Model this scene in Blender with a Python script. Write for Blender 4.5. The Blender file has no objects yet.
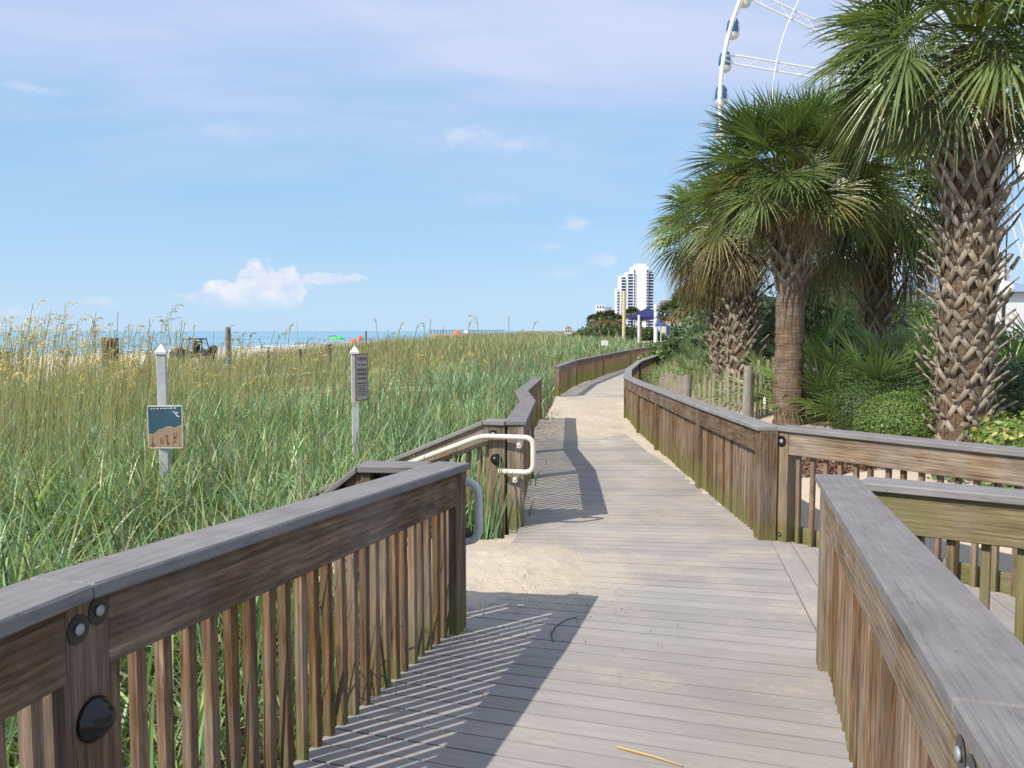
import bpy, bmesh, math, random
import numpy as np
from mathutils import Vector, Matrix

RND = random.Random(11)
rng = np.random.default_rng(11)
SC = bpy.context.scene
COL = SC.collection
PI = math.pi
F = 800.0
HOR = 331.0
CAMZ = 1.6
PITCH = math.atan((384 - HOR) / F)
SUN = Vector((-0.75, -0.535, 0.90)).normalized()      # towards the sun

# ---------------------------------------------------------------- camera
cam = bpy.data.cameras.new('camera')
cam.sensor_width = 36.0
cam.lens = F / 1024 * 36
cam.clip_start = 0.05
cam.clip_end = 60000
camo = bpy.data.objects.new('camera', cam)
COL.objects.link(camo)
camo.location = (0, 0, CAMZ)
camo.rotation_euler = (PI / 2 - PITCH, 0, 0)
SC.camera = camo


def at_depth(px, py, y):
    """world point seen at a pixel, at distance y along the view axis (ground plan)"""
    cp, sp = math.cos(PITCH), math.sin(PITCH)
    u = (384 - py) / F
    dy = cp + u * sp
    dz = -sp + u * cp
    dx = (px - 512) / F
    t = y / dy
    return Vector((dx * t, y, CAMZ + dz * t))


def zp(y):
    return 0.05 * min(max(4.2 - y, 0.0), 5.5) - 0.02 * min(max(y - 4.2, 0.0), 16.0)


def zpn(y):
    return 0.05 * np.clip(4.2 - y, 0.0, 5.5) - 0.02 * np.clip(y - 4.2, 0.0, 16.0)


def on_cap(px, py, add=0.9):
    y = 5.0
    cp, sp = math.cos(PITCH), math.sin(PITCH)
    u = (384 - py) / F
    k = (sp - u * cp) / (cp + u * sp)
    for _ in range(40):
        y = 0.5 * y + 0.5 * (CAMZ - (zp(y) + add)) / k
    p = at_depth(px, py, y)
    return (p.x, p.y)


# ---------------------------------------------------------------- node helpers
class NT:
    def __init__(self, tree):
        self.t = tree
        self.n = tree.nodes
        self.l = tree.links

    def new(self, typ, **kw):
        nd = self.n.new(typ)
        for k, v in kw.items():
            if hasattr(nd, k):
                setattr(nd, k, v)
        return nd

    def put(self, sock, v):
        if hasattr(v, 'is_output') or isinstance(v, bpy.types.NodeSocket):
            self.l.new(v, sock)
        else:
            sock.default_value = v

    def math(self, op, a, b=0.0, c=0.0, clamp=False):
        nd = self.n.new('ShaderNodeMath')
        nd.operation = op
        nd.use_clamp = clamp
        self.put(nd.inputs[0], a)
        self.put(nd.inputs[1], b)
        self.put(nd.inputs[2], c)
        return nd.outputs[0]

    def mix(self, fac, a, b, mode='MIX'):
        nd = self.n.new('ShaderNodeMix')
        nd.data_type = 'RGBA'
        nd.blend_type = mode
        self.put(nd.inputs[0], fac)
        self.put(nd.inputs[6], a if not isinstance(a, tuple) else (*a[:3], 1))
        self.put(nd.inputs[7], b if not isinstance(b, tuple) else (*b[:3], 1))
        return nd.outputs[2]

    def noise(self, vec=None, scale=5.0, detail=4.0, rough=0.55, dist=0.0):
        nd = self.n.new('ShaderNodeTexNoise')
        nd.inputs['Scale'].default_value = scale
        nd.inputs['Detail'].default_value = detail
        nd.inputs['Roughness'].default_value = rough
        nd.inputs['Distortion'].default_value = dist
        if vec is not None:
            self.l.new(vec, nd.inputs['Vector'])
        return nd.outputs[0]

    def ramp(self, fac, stops, interp='LINEAR'):
        nd = self.n.new('ShaderNodeValToRGB')
        cr = nd.color_ramp
        cr.interpolation = interp
        while len(cr.elements) < len(stops):
            cr.elements.new(0.5)
        for e, (p, c) in zip(cr.elements, stops):
            e.position = p
            e.color = (c, c, c, 1) if isinstance(c, (int, float)) else (*c[:3], 1)
        self.put(nd.inputs[0], fac)
        return nd.outputs[0]

    def mapping(self, vec, scale=(1, 1, 1), loc=(0, 0, 0), rot=(0, 0, 0)):
        nd = self.n.new('ShaderNodeMapping')
        nd.inputs['Scale'].default_value = scale
        nd.inputs['Location'].default_value = loc
        nd.inputs['Rotation'].default_value = rot
        self.l.new(vec, nd.inputs['Vector'])
        return nd.outputs[0]

    def smooth(self, v, a, b):
        nd = self.n.new('ShaderNodeMapRange')
        nd.interpolation_type = 'SMOOTHSTEP'
        self.put(nd.inputs[0], v)
        nd.inputs[1].default_value = a
        nd.inputs[2].default_value = b
        return nd.outputs[0]


def material(name):
    m = bpy.data.materials.new(name)
    m.use_nodes = True
    nt = NT(m.node_tree)
    bsdf = nt.n['Principled BSDF']
    return m, nt, bsdf


def bump(nt, bsdf, height, strength=0.3, dist=0.01):
    b = nt.n.new('ShaderNodeBump')
    b.inputs['Strength'].default_value = strength
    b.inputs['Distance'].default_value = dist
    nt.l.new(height, b.inputs['Height'])
    nt.l.new(b.outputs[0], bsdf.inputs['Normal'])


def plain(name, col, rough=0.6, metal=0.0, var=0.12, scale=6.0, spec=0.5):
    m, nt, b = material(name)
    geo = nt.new('ShaderNodeNewGeometry')
    n = nt.noise(geo.outputs['Position'], scale, 5)
    v = nt.ramp(n, [(0.3, 1 - var), (0.7, 1 + var)])
    c = nt.mix(1.0, col, v, 'MULTIPLY')
    nt.l.new(c, b.inputs['Base Color'])
    b.inputs['Roughness'].default_value = rough
    b.inputs['Metallic'].default_value = metal
    b.inputs['Specular IOR Level'].default_value = spec
    return m


def wood(name, dark, mid, light, algae=0.0, grey=0.0, greycol=(0.30, 0.28, 0.26), rough=0.85, grain=1.0, streak=0.8, allover=False, vary=0.28):
    """planks with the grain along U (metres); stains follow noise"""
    m, nt, b = material(name)
    uv = nt.new('ShaderNodeUVMap').outputs[0]
    oi = nt.new('ShaderNodeObjectInfo')
    rnd = oi.outputs['Random']
    off = nt.new('ShaderNodeCombineXYZ')
    nt.l.new(nt.math('MULTIPLY', rnd, 37.0), off.inputs[0])
    nt.l.new(nt.math('MULTIPLY', rnd, 11.0), off.inputs[1])
    add = nt.new('ShaderNodeVectorMath', operation='ADD')
    nt.l.new(uv, add.inputs[0])
    nt.l.new(off.outputs[0], add.inputs[1])
    vec = add.outputs[0]
    v1 = nt.mapping(vec, (1.5, 11.0 * grain, 1))
    n1 = nt.noise(v1, 2.0, 6, 0.6, 0.8)
    v2 = nt.mapping(vec, (5.0, 130.0 * grain, 1))
    n2 = nt.noise(v2, 1.0, 3, 0.6, 0.3)
    col = nt.ramp(n1, [(0.28, dark), (0.5, mid), (0.75, light)])
    fine = nt.ramp(n2, [(0.35, 0.68), (0.62, 1.12)])
    col = nt.mix(streak, col, fine, 'MULTIPLY')
    wv = nt.new('ShaderNodeTexWave')
    wv.wave_type = 'BANDS'
    wv.bands_direction = 'Y'
    wv.inputs['Scale'].default_value = 1.0
    wv.inputs['Distortion'].default_value = 7.0
    wv.inputs['Detail'].default_value = 3.0
    wv.inputs['Detail Scale'].default_value = 0.7
    wv.inputs['Detail Roughness'].default_value = 0.6
    nt.l.new(nt.mapping(vec, (1.1, 13.0 * grain, 1), loc=(1.7, 4.1, 0)), wv.inputs['Vector'])
    col = nt.mix(streak * (0.75 if streak > 0.5 else 0.3), col, nt.ramp(wv.outputs['Fac'], [(0.05, 0.58), (0.35, 0.95), (0.8, 1.14)]), 'MULTIPLY')
    v3 = nt.mapping(vec, (0.9, 42.0 * grain, 1), loc=(3.1, 0.7, 0))
    n3 = nt.noise(v3, 1.0, 3, 0.5, 0.15)
    n4 = nt.noise(nt.mapping(vec, (0.8, 5.0, 1), loc=(7, 2, 0)), 1.6, 2)
    crack = nt.math('MULTIPLY', nt.math('SUBTRACT', 1.0, nt.smooth(nt.math('ABSOLUTE', nt.math('SUBTRACT', n3, 0.5)), 0.004, 0.018)), nt.smooth(n4, 0.44, 0.54))
    col = nt.mix(nt.math('MULTIPLY', crack, 0.15 + 0.55 * streak * streak), col, (0.03, 0.025, 0.02))
    blot = nt.noise(vec, 3.5, 5, 0.7)
    col = nt.mix(0.55, col, nt.ramp(blot, [(0.32, 0.72), (0.6, 1.08)]), 'MULTIPLY')
    # knots
    vk = nt.new('ShaderNodeTexVoronoi')
    vk.inputs['Scale'].default_value = 1.0
    nt.l.new(nt.mapping(vec, (2.2, 7.0, 1)), vk.inputs['Vector'])
    k = nt.ramp(vk.outputs['Distance'], [(0.05, 0.45), (0.13, 1.0)])
    col = nt.mix(streak, col, k, 'MULTIPLY')
    geo = nt.new('ShaderNodeNewGeometry')
    pos = geo.outputs['Position']
    if streak < 0.5:
        vs_ = nt.new('ShaderNodeTexVoronoi')
        vs_.inputs['Scale'].default_value = 9.0
        nt.l.new(pos, vs_.inputs['Vector'])
        sp_ = nt.ramp(vs_.outputs['Distance'], [(0.035, 0.62), (0.075, 1.0)])
        col = nt.mix(0.8, col, sp_, 'MULTIPLY')
        st_ = nt.noise(pos, 7.0, 6, 0.72)
        col = nt.mix(0.7, col, nt.ramp(st_, [(0.34, 0.78), (0.5, 1.0), (0.7, 1.08)]), 'MULTIPLY')
    if grey > 0:
        ng = nt.noise(nt.mapping(pos, (1, 1, 0.5)), 2.6, 5, 0.6)
        col = nt.mix(nt.math('MULTIPLY', nt.smooth(ng, 0.42, 0.62), grey), col, greycol)
    if algae > 0:
        na = nt.noise(nt.mapping(pos, (1, 1, 0.45)), 4.5, 5, 0.65)
        sep = nt.new('ShaderNodeSeparateXYZ')
        nt.l.new(pos, sep.inputs[0])
        zz = nt.ramp(nt.math('MULTIPLY_ADD', sep.outputs[2], 0.9, 0.2, clamp=True), [(0.05, 1.0), (0.45, 0.42), (1.0, 0.1)])
        if allover:
            zz = 0.66
        fa = nt.smooth(nt.math('MULTIPLY', nt.math('ADD', na, nt.math('MULTIPLY', rnd, 0.25)), zz), 0.25, 0.62)
        col = nt.mix(nt.math('MULTIPLY', fa, algae), col, (0.15, 0.15, 0.045))
    hsv = nt.new('ShaderNodeHueSaturation')
    nt.l.new(nt.math('MULTIPLY_ADD', rnd, vary, 1.0 - vary * 0.5), hsv.inputs['Value'])
    nt.l.new(nt.math('MULTIPLY_ADD', rnd, -0.25, 1.1), hsv.inputs['Saturation'])
    nt.l.new(col, hsv.inputs['Color'])
    nt.l.new(hsv.outputs[0], b.inputs['Base Color'])
    b.inputs['Roughness'].default_value = rough
    b.inputs['Specular IOR Level'].default_value = 0.25
    bump(nt, b, nt.math('SUBTRACT', nt.math('ADD', n1, nt.math('MULTIPLY', n2, 0.7)), nt.math('MULTIPLY', crack, 1.0 if streak > 0.5 else 0.3)), 0.6 if streak > 0.5 else 0.35, 0.006)
    return m


def leafmat(name, trans=0.3, rough=0.5, spec=0.35):
    m, nt, b = material(name)
    at = nt.new('ShaderNodeAttribute', attribute_name='col')
    geo = nt.new('ShaderNodeNewGeometry')
    n = nt.noise(geo.outputs['Position'], 9.0, 2)
    v = nt.ramp(n, [(0.3, 0.85), (0.7, 1.15)])
    c = nt.mix(1.0, at.outputs['Color'], v, 'MULTIPLY')
    nt.l.new(c, b.inputs['Base Color'])
    b.inputs['Roughness'].default_value = rough
    b.inputs['Specular IOR Level'].default_value = spec
    tr = nt.new('ShaderNodeBsdfTranslucent')
    nt.l.new(nt.mix(1.0, c, (1.25, 1.3, 0.7), 'MULTIPLY'), tr.inputs['Color'])
    mx = nt.new('ShaderNodeMixShader')
    mx.inputs[0].default_value = trans
    nt.l.new(b.outputs[0], mx.inputs[1])
    nt.l.new(tr.outputs[0], mx.inputs[2])
    nt.l.new(mx.outputs[0], nt.n['Material Output'].inputs['Surface'])
    return m


M = {}
M['rail'] = wood('weathered brown wood', (0.065, 0.037, 0.02), (0.155, 0.097, 0.055), (0.29, 0.20, 0.122), algae=0.85, grey=0.22)
M['rail2'] = wood('pale weathered wood', (0.125, 0.08, 0.045), (0.255, 0.178, 0.108), (0.38, 0.295, 0.19), algae=0.9, grey=0.35)
M['mossy'] = wood('mossy wood', (0.13, 0.08, 0.045), (0.24, 0.165, 0.10), (0.35, 0.27, 0.17), algae=0.8, grey=0.3, allover=True)
M['baluster'] = wood('baluster wood', (0.105, 0.056, 0.028), (0.215, 0.127, 0.067), (0.35, 0.245, 0.145), algae=0.95, grey=0.25, vary=0.5)
M['cap'] = wood('grey cap board', (0.205, 0.193, 0.19), (0.235, 0.222, 0.218), (0.268, 0.253, 0.248), grey=0.5, greycol=(0.215, 0.207, 0.205), grain=0.7, streak=0.35)
M['post_grey'] = wood('old grey post wood', (0.17, 0.145, 0.115), (0.28, 0.24, 0.195), (0.4, 0.355, 0.295), grey=0.5)
M['slat'] = plain('sun bleached fence slat', (0.40, 0.345, 0.26), 0.9, var=0.2, scale=14)
M['pier'] = plain('weathered pier timber', (0.34, 0.33, 0.34), 0.9)
M['white'] = plain('white paint', (0.78, 0.78, 0.76), 0.45, var=0.06)
M['whitepipe'] = plain('cream painted pipe', (0.70, 0.66, 0.58), 0.4, var=0.05)
M['greypipe'] = plain('grey painted pipe', (0.55, 0.55, 0.55), 0.35, var=0.06)
M['post_white'] = plain('weathered white post', (0.56, 0.56, 0.55), 0.6, var=0.14, scale=9)
M['black'] = plain('black plastic', (0.012, 0.012, 0.013), 0.25, var=0.2)
M['rubber'] = plain('dark rubber', (0.02, 0.02, 0.02), 0.7)
M['steel'] = plain('galvanised steel', (0.36, 0.37, 0.38), 0.55, 0.45)
M['leaf'] = leafmat('palm leaf', 0.28, 0.3, 0.7)
M['grass'] = leafmat('dune grass blade', 0.34, 0.38, 0.5)
M['dry'] = leafmat('dry leaf', 0.2, 0.8, 0.1)
M['bush'] = leafmat('shrub leaf', 0.22, 0.45, 0.4)
M['bark'] = leafmat('palm boot', 0.0, 0.9, 0.1)
M['orange'] = plain('orange canvas', (0.75, 0.16, 0.05), 0.8)
M['lime'] = plain('lime green canvas', (0.08, 0.62, 0.12), 0.8)
M['navy'] = plain('navy canvas', (0.014, 0.02, 0.11), 0.8)
M['yellow'] = plain('yellow painted pole', (0.66, 0.54, 0.30), 0.6)
M['cream'] = plain('cream stucco', (0.66, 0.58, 0.48), 0.8, var=0.04, scale=0.2)
M['bwhite'] = plain('white concrete', (0.80, 0.80, 0.80), 0.7, var=0.02, scale=0.05)
M['roofred'] = plain('brown roof', (0.22, 0.14, 0.11), 0.8)
M['roofblue'] = plain('blue grey metal roof', (0.22, 0.30, 0.42), 0.5)
M['gondola_glass'] = plain('dark gondola glass', (0.04, 0.11, 0.22), 0.15)
M['bglass'] = plain('blue window glass', (0.035, 0.085, 0.21), 0.15, var=0.2, scale=0.1)
M['teal'] = plain('teal plastic', (0.02, 0.11, 0.13), 0.5)
M['tan'] = plain('tan print', (0.28, 0.195, 0.125), 0.6, var=0.1)
M['tealprint'] = plain('teal print', (0.02, 0.075, 0.108), 0.55, var=0.15)
M['paper'] = plain('sign white', (0.62, 0.56, 0.53), 0.5)
M['brownprint'] = plain('brown print', (0.16, 0.06, 0.045), 0.6)
M['blue'] = plain('blue paint', (0.02, 0.07, 0.28), 0.5)
M['pink'] = plain('faded red cloth', (0.62, 0.22, 0.2), 0.8)
M['globe'] = plain('white globe glass', (0.85, 0.85, 0.83), 0.3, var=0.02)
M['darkmetal'] = plain('dark metal', (0.03, 0.03, 0.032), 0.5)


# ---------------------------------------------------------------- mesh builder
def w_origin(o):
    v = Vector((0, 0, 0))
    while o is not None:
        v = v + Vector(o.location)
        o = o.parent
    return v


class MB:
    def __init__(self):
        self.v, self.f, self.u, self.c = [], [], [], []

    def face(self, pts, uvs=None, col=None):
        n = len(self.v)
        self.v += [tuple(p) for p in pts]
        self.f.append(list(range(n, n + len(pts))))
        self.u.append(uvs or [(0, 0)] * len(pts))
        if col is not None:
            self.c += [col] * len(pts)

    def hexa(self, q, L=None, u0=None):
        """q: 8 corners, 0-3 the start ring, 4-7 the end ring; grain runs 0->4"""
        q = [Vector(p) for p in q]
        n = len(self.v)
        self.v += [tuple(p) for p in q]
        L = L or (q[4] - q[0]).length
        u0 = RND.uniform(0, 60) if u0 is None else u0
        d01 = (q[1] - q[0]).length
        d12 = (q[2] - q[1]).length
        vv = [0, d01, d01 + d12, 2 * d01 + d12, 2 * d01 + 2 * d12]
        for i in range(4):
            j = (i + 1) % 4
            self.f.append([n + i, n + j, n + 4 + j, n + 4 + i])
            self.u.append([(u0, vv[i]), (u0, vv[i + 1]), (u0 + L, vv[i + 1]), (u0 + L, vv[i])])
        self.f.append([n + 3, n + 2, n + 1, n])
        self.u.append([(u0, 0), (u0 + d12, 0), (u0 + d12, d01), (u0, d01)])
        self.f.append([n + 4, n + 5, n + 6, n + 7])
        self.u.append([(u0, 0), (u0 + d01, 0), (u0 + d01, d12), (u0, d12)])

    def board(self, p0, p1, nrm, o0, o1, zb, zt):
        """a board along p0->p1 (3-D deck points), from offset o0 to o1 along nrm, zb to zt above it"""
        p0, p1, nrm = Vector(p0), Vector(p1), Vector((*nrm[:2], 0))
        Z = Vector((0, 0, 1))

        def ring(p):
            return [p + nrm * o0 + Z * zb, p + nrm * o1 + Z * zb, p + nrm * o1 + Z * zt, p + nrm * o0 + Z * zt]
        self.hexa(ring(p0) + ring(p1))

    def post(self, x, y, z0, z1, w, d=None, ang=0.0):
        d = d or w
        c, s = math.cos(ang), math.sin(ang)

        def r(z):
            return [Vector((x + c * a - s * b, y + s * a + c * b, z)) for a, b in
                    ((-w / 2, -d / 2), (w / 2, -d / 2), (w / 2, d / 2), (-w / 2, d / 2))]
        self.hexa(r(z0) + r(z1))

    def box(self, c, s, ang=0.0):
        self.post(c[0], c[1], c[2] - s[2] / 2, c[2] + s[2] / 2, s[0], s[1], ang)

    def tube(self, pts, r, n=8, cap=True):
        pts = [Vector(p) for p in pts]
        rs = r if isinstance(r, (list, tuple)) else [r] * len(pts)
        base = len(self.v)
        L = 0
        prev = None
        for i, p in enumerate(pts):
            d = (pts[min(i + 1, len(pts) - 1)] - pts[max(i - 1, 0)]).normalized()
            if prev is None:
                a = d.orthogonal().normalized()
            else:
                a = (prev - d * prev.dot(d))
                a = a.normalized() if a.length > 1e-6 else d.orthogonal().normalized()
            prev = a
            b = d.cross(a)
            for k in range(n):
                t = 2 * PI * k / n
                self.v.append(tuple(p + (a * math.cos(t) + b * math.sin(t)) * rs[i]))
        for i in range(len(pts) - 1):
            seg = (pts[i + 1] - pts[i]).length
            for k in range(n):
                k2 = (k + 1) % n
                self.f.append([base + i * n + k, base + i * n + k2, base + (i + 1) * n + k2, base + (i + 1) * n + k])
                c = 2 * PI * rs[i] / n
                self.u.append([(L, k * c), (L, (k + 1) * c), (L + seg, (k + 1) * c), (L + seg, k * c)])
            L += seg
        if cap:
            self.f.append([base + k for k in range(n)][::-1])
            self.u.append([(0, 0)] * n)
            e = base + (len(pts) - 1) * n
            self.f.append([e + k for k in range(n)])
            self.u.append([(0, 0)] * n)

    def lathe(self, o, axis, prof, n=16):
        """prof: (along axis, radius)"""
        o, ax = Vector(o), Vector(axis).normalized()
        a = ax.orthogonal().normalized()
        b = ax.cross(a)
        base = len(self.v)
        for (h, r) in prof:
            for k in range(n):
                t = 2 * PI * k / n
                self.v.append(tuple(o + ax * h + (a * math.cos(t) + b * math.sin(t)) * max(r, 1e-4)))
        for i in range(len(prof) - 1):
            for k in range(n):
                k2 = (k + 1) % n
                self.f.append([base + i * n + k, base + i * n + k2, base + (i + 1) * n + k2, base + (i + 1) * n + k])
                self.u.append([(0, 0)] * 4)
        self.f.append([base + k for k in range(n)][::-1])
        self.u.append([(0, 0)] * n)
        e = base + (len(prof) - 1) * n
        self.f.append([e + k for k in range(n)])
        self.u.append([(0, 0)] * n)

    def build(self, name, mat, parent=None, bevel=0.0, smooth=False, loc=None):
        off = w_origin(parent) + (Vector(loc) if loc is not None else Vector((0, 0, 0)))
        me = bpy.data.meshes.new(name)
        vs = [(p[0] - off.x, p[1] - off.y, p[2] - off.z) for p in self.v]
        me.from_pydata(vs, [], self.f)
        ul = me.uv_layers.new(name='UVMap')
        flat = [c for u in self.u for p in u for c in p]
        ul.data.foreach_set('uv', flat)
        if self.c and len(self.c) == len(self.v):
            ca = me.color_attributes.new('col', 'FLOAT_COLOR', 'POINT')
            ca.data.foreach_set('color', [k for c in self.c for k in (c[0], c[1], c[2], 1.0)])
        if bevel > 0:
            bm = bmesh.new()
            bm.from_mesh(me)
            bmesh.ops.bevel(bm, geom=bm.edges[:], offset=bevel, segments=1, profile=0.7, affect='EDGES')
            bm.to_mesh(me)
            bm.free()
        me.materials.append(mat)
        if smooth:
            me.shade_smooth()
        me.update()
        o = bpy.data.objects.new(name, me)
        COL.objects.link(o)
        if parent is not None:
            o.parent = parent
        if loc is not None:
            o.location = loc
        return o


def tag(o, label=None, cat=None, group=None, kind=None):
    if label:
        o['label'] = label
    if cat:
        o['category'] = cat
    if group:
        o['group'] = group
    if kind:
        o['kind'] = kind
    return o


def thing(name, loc, label, cat, group=None):
    o = bpy.data.objects.new(name, None)
    o.empty_display_size = 0.2
    COL.objects.link(o)
    o.location = loc
    return tag(o, label, cat, group)


def npmesh(name, V, faces_flat, nper, mat, col=None, smooth=False, parent=None):
    """big mesh from numpy arrays; every face has nper corners"""
    me = bpy.data.meshes.new(name)
    nv, nf = len(V), len(faces_flat) // nper
    off = w_origin(parent)
    V = np.asarray(V, dtype=np.float32) - np.array(off, dtype=np.float32)
    me.vertices.add(nv)
    me.vertices.foreach_set('co', V.ravel())
    me.loops.add(nf * nper)
    me.loops.foreach_set('vertex_index', np.asarray(faces_flat, dtype=np.int32))
    me.polygons.add(nf)
    me.polygons.foreach_set('loop_start', np.arange(0, nf * nper, nper, dtype=np.int32))
    me.polygons.foreach_set('loop_total', np.full(nf, nper, dtype=np.int32))
    me.update(calc_edges=True)
    if col is not None:
        ca = me.color_attributes.new('col', 'FLOAT_COLOR', 'POINT')
        c4 = np.ones((nv, 4), dtype=np.float32)
        c4[:, :3] = col
        ca.data.foreach_set('color', c4.ravel())
    me.materials.append(mat)
    if smooth:
        me.shade_smooth()
    o = bpy.data.objects.new(name, me)
    COL.objects.link(o)
    if parent is not None:
        o.parent = parent
    return o


# ---------------------------------------------------------------- plan of the walk
a0_, a1_ = on_cap(-10, 607), on_cap(60, 581)
dd_ = (Vector(a0_) - Vector(a1_)).normalized()
A = [tuple(Vector(a1_) + dd_ * 1.3), a1_, on_cap(449, 463.5)]
B = [on_cap(516, 420), on_cap(528, 400.4), on_cap(521.7, 390.5), on_cap(538, 377.7)]
C = [on_cap(557, 366), on_cap(575, 360), on_cap(602, 354.8), on_cap(630, 349.6), on_cap(655, 346), on_cap(694, 347)]
D = [on_cap(767, 425.5), on_cap(704, 404.5), on_cap(660, 389), on_cap(641, 382.5), on_cap(627.5, 376.5), on_cap(628.5, 369.5), on_cap(639, 361), on_cap(660, 354), on_cap(692, 349)]
d2a, d2b = (D[0][0] + 0.145, D[0][1] - 0.03), on_cap(1024, 449.5)
dd_ = (Vector(d2b) - Vector(d2a)).normalized()
D2 = [d2a, tuple(Vector(d2a) + dd_ * 2.2), tuple(Vector(d2a) + dd_ * 4.2)]
E = [on_cap(838, 477), on_cap(1024, 707)]
dd_ = (Vector(E[1]) - Vector(E[0])).normalized()
E.append(tuple(Vector(E[1]) + dd_ * 1.6))
e2b = on_cap(1024, 493)
dd_ = (Vector(e2b) - Vector(E[0])).normalized()
E2 = [tuple(Vector(E[0]) + dd_ * 0.165), tuple(Vector(E[0]) + dd_ * 1.9), tuple(Vector(E[0]) + dd_ * 3.4)]
print('E', E, 'E2', E2, 'D2', D2)
print('A', A, 'B', B, 'C', C, 'D', D)
XLp = np.array([(A[0][0] - 0.8, -3)] + A + B + [(0.6, 15), (0.95, 19)] + C[:5])
XRp = np.array([(E[2][0] - 0.6, -3)] + E[::-1] + D)


def xl(y):
    return np.interp(y, XLp[:, 1], XLp[:, 0])


def xr(y):
    return np.interp(y, XRp[:, 1], XRp[:, 0])


def npsmooth(t):
    t = np.clip(t, 0, 1)
    return t * t * (3 - 2 * t)


def vnoise(x, y, s, seed=0):
    """cheap smooth value noise"""
    x = np.asarray(x, dtype=float) / s + seed * 17.13
    y = np.asarray(y, dtype=float) / s + seed * 5.71
    xi, yi = np.floor(x), np.floor(y)
    fx, fy = npsmooth(x - xi), npsmooth(y - yi)

    def h(a, b):
        v = np.sin(a * 127.1 + b * 311.7 + seed * 3.3) * 43758.5453
        return v - np.floor(v)
    return (h(xi, yi) * (1 - fx) + h(xi + 1, yi) * fx) * (1 - fy) + (h(xi, yi + 1) * (1 - fx) + h(xi + 1, yi + 1) * fx) * fy


def coast(y):
    return np.interp(y, [-3000, 0, 95, 138, 300, 800, 1400, 3000, 9000], [-200, -72, -61, -50, -34, 26, 120, 800, 6000])


def dune_edge(y):
    return np.interp(y, [-50, 10, 25, 40, 60, 100, 200, 800, 1400, 9000], [-18, -18.5, -18, -18.5, -19, -17.5, -9, 60, 160, 6100])


RAMP_O = np.array([-0.16, 5.22])
RAMP_D = np.array([-0.97, 0.24])


def zterr(x, y):
    x = np.asarray(x, dtype=float)
    y = np.asarray(y, dtype=float)
    zpp = zpn(y)
    # seaward side
    de = dune_edge(y)
    co = coast(y)
    tb = np.clip((de - x) / np.maximum(de - co, 1), 0, 1.6)
    beach = -0.62 - 1.0 * tb - 1.2 * np.clip(tb - 1, 0, 1)
    inland = np.clip((x - de) / 6.0, 0, 1)
    rise = npsmooth((y - 22) / 40) * 0.75 * npsmooth((x + 15) / 10.0)
    hump = 0.10 * (vnoise(x, y, 5.5, 1) - 0.5) + 0.07 * (vnoise(x, y, 2.1, 2) - 0.5)
    dune = -0.18 + rise + hump * 2.0
    zl = beach * (1 - npsmooth(inland)) + dune * npsmooth(inland)
    far = npsmooth((y - 90) / 150)
    zl = zl * (1 - far) + np.minimum(zl, 0.35) * far
    # landward side
    dr = x - xr(y)
    bed = 0.22 + 0.16 * np.exp(-(((x - 3.8) / 2.5) ** 2 + ((y - 15) / 4.0) ** 2)) + 0.06 * (vnoise(x, y, 2.3, 3) - 0.5)
    bed = bed * (1 - npsmooth((y - 24) / 20)) + 0.1 * npsmooth((y - 24) / 20)
    dn = ((y - D2[0][1]) + 0.96 * (x - D2[0][0])) / 1.386
    t = npsmooth(dr / 2.0) * npsmooth(dn / 1.8)
    zr = (zpp - 0.14) * (1 - t) + bed * t
    zr = np.where(dn < 0, -0.24, zr)
    dl = xl(y) - x
    tl = npsmooth(dl / 0.9)
    z = (zpp - 0.2) * (1 - tl) + zl * tl
    z = np.where(dr > 0, zr, z)
    # ground of the beach access
    s = (x - RAMP_O[0]) * RAMP_D[0] + (y - RAMP_O[1]) * RAMP_D[1]
    n = -(x - RAMP_O[0]) * RAMP_D[1] + (y - RAMP_O[1]) * RAMP_D[0]
    w = npsmooth((1.25 - np.abs(n)) / 0.35) * npsmooth((s + 0.3) / 0.3) * npsmooth((3.2 - s) / 0.8)
    zr2 = -0.045 - 0.36 * np.clip(s - 0.85, 0, 5)
    z = z * (1 - w) + np.minimum(zr2, 0) * w
    return z


def zt(x, y):
    return float(zterr(x, y))


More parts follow.
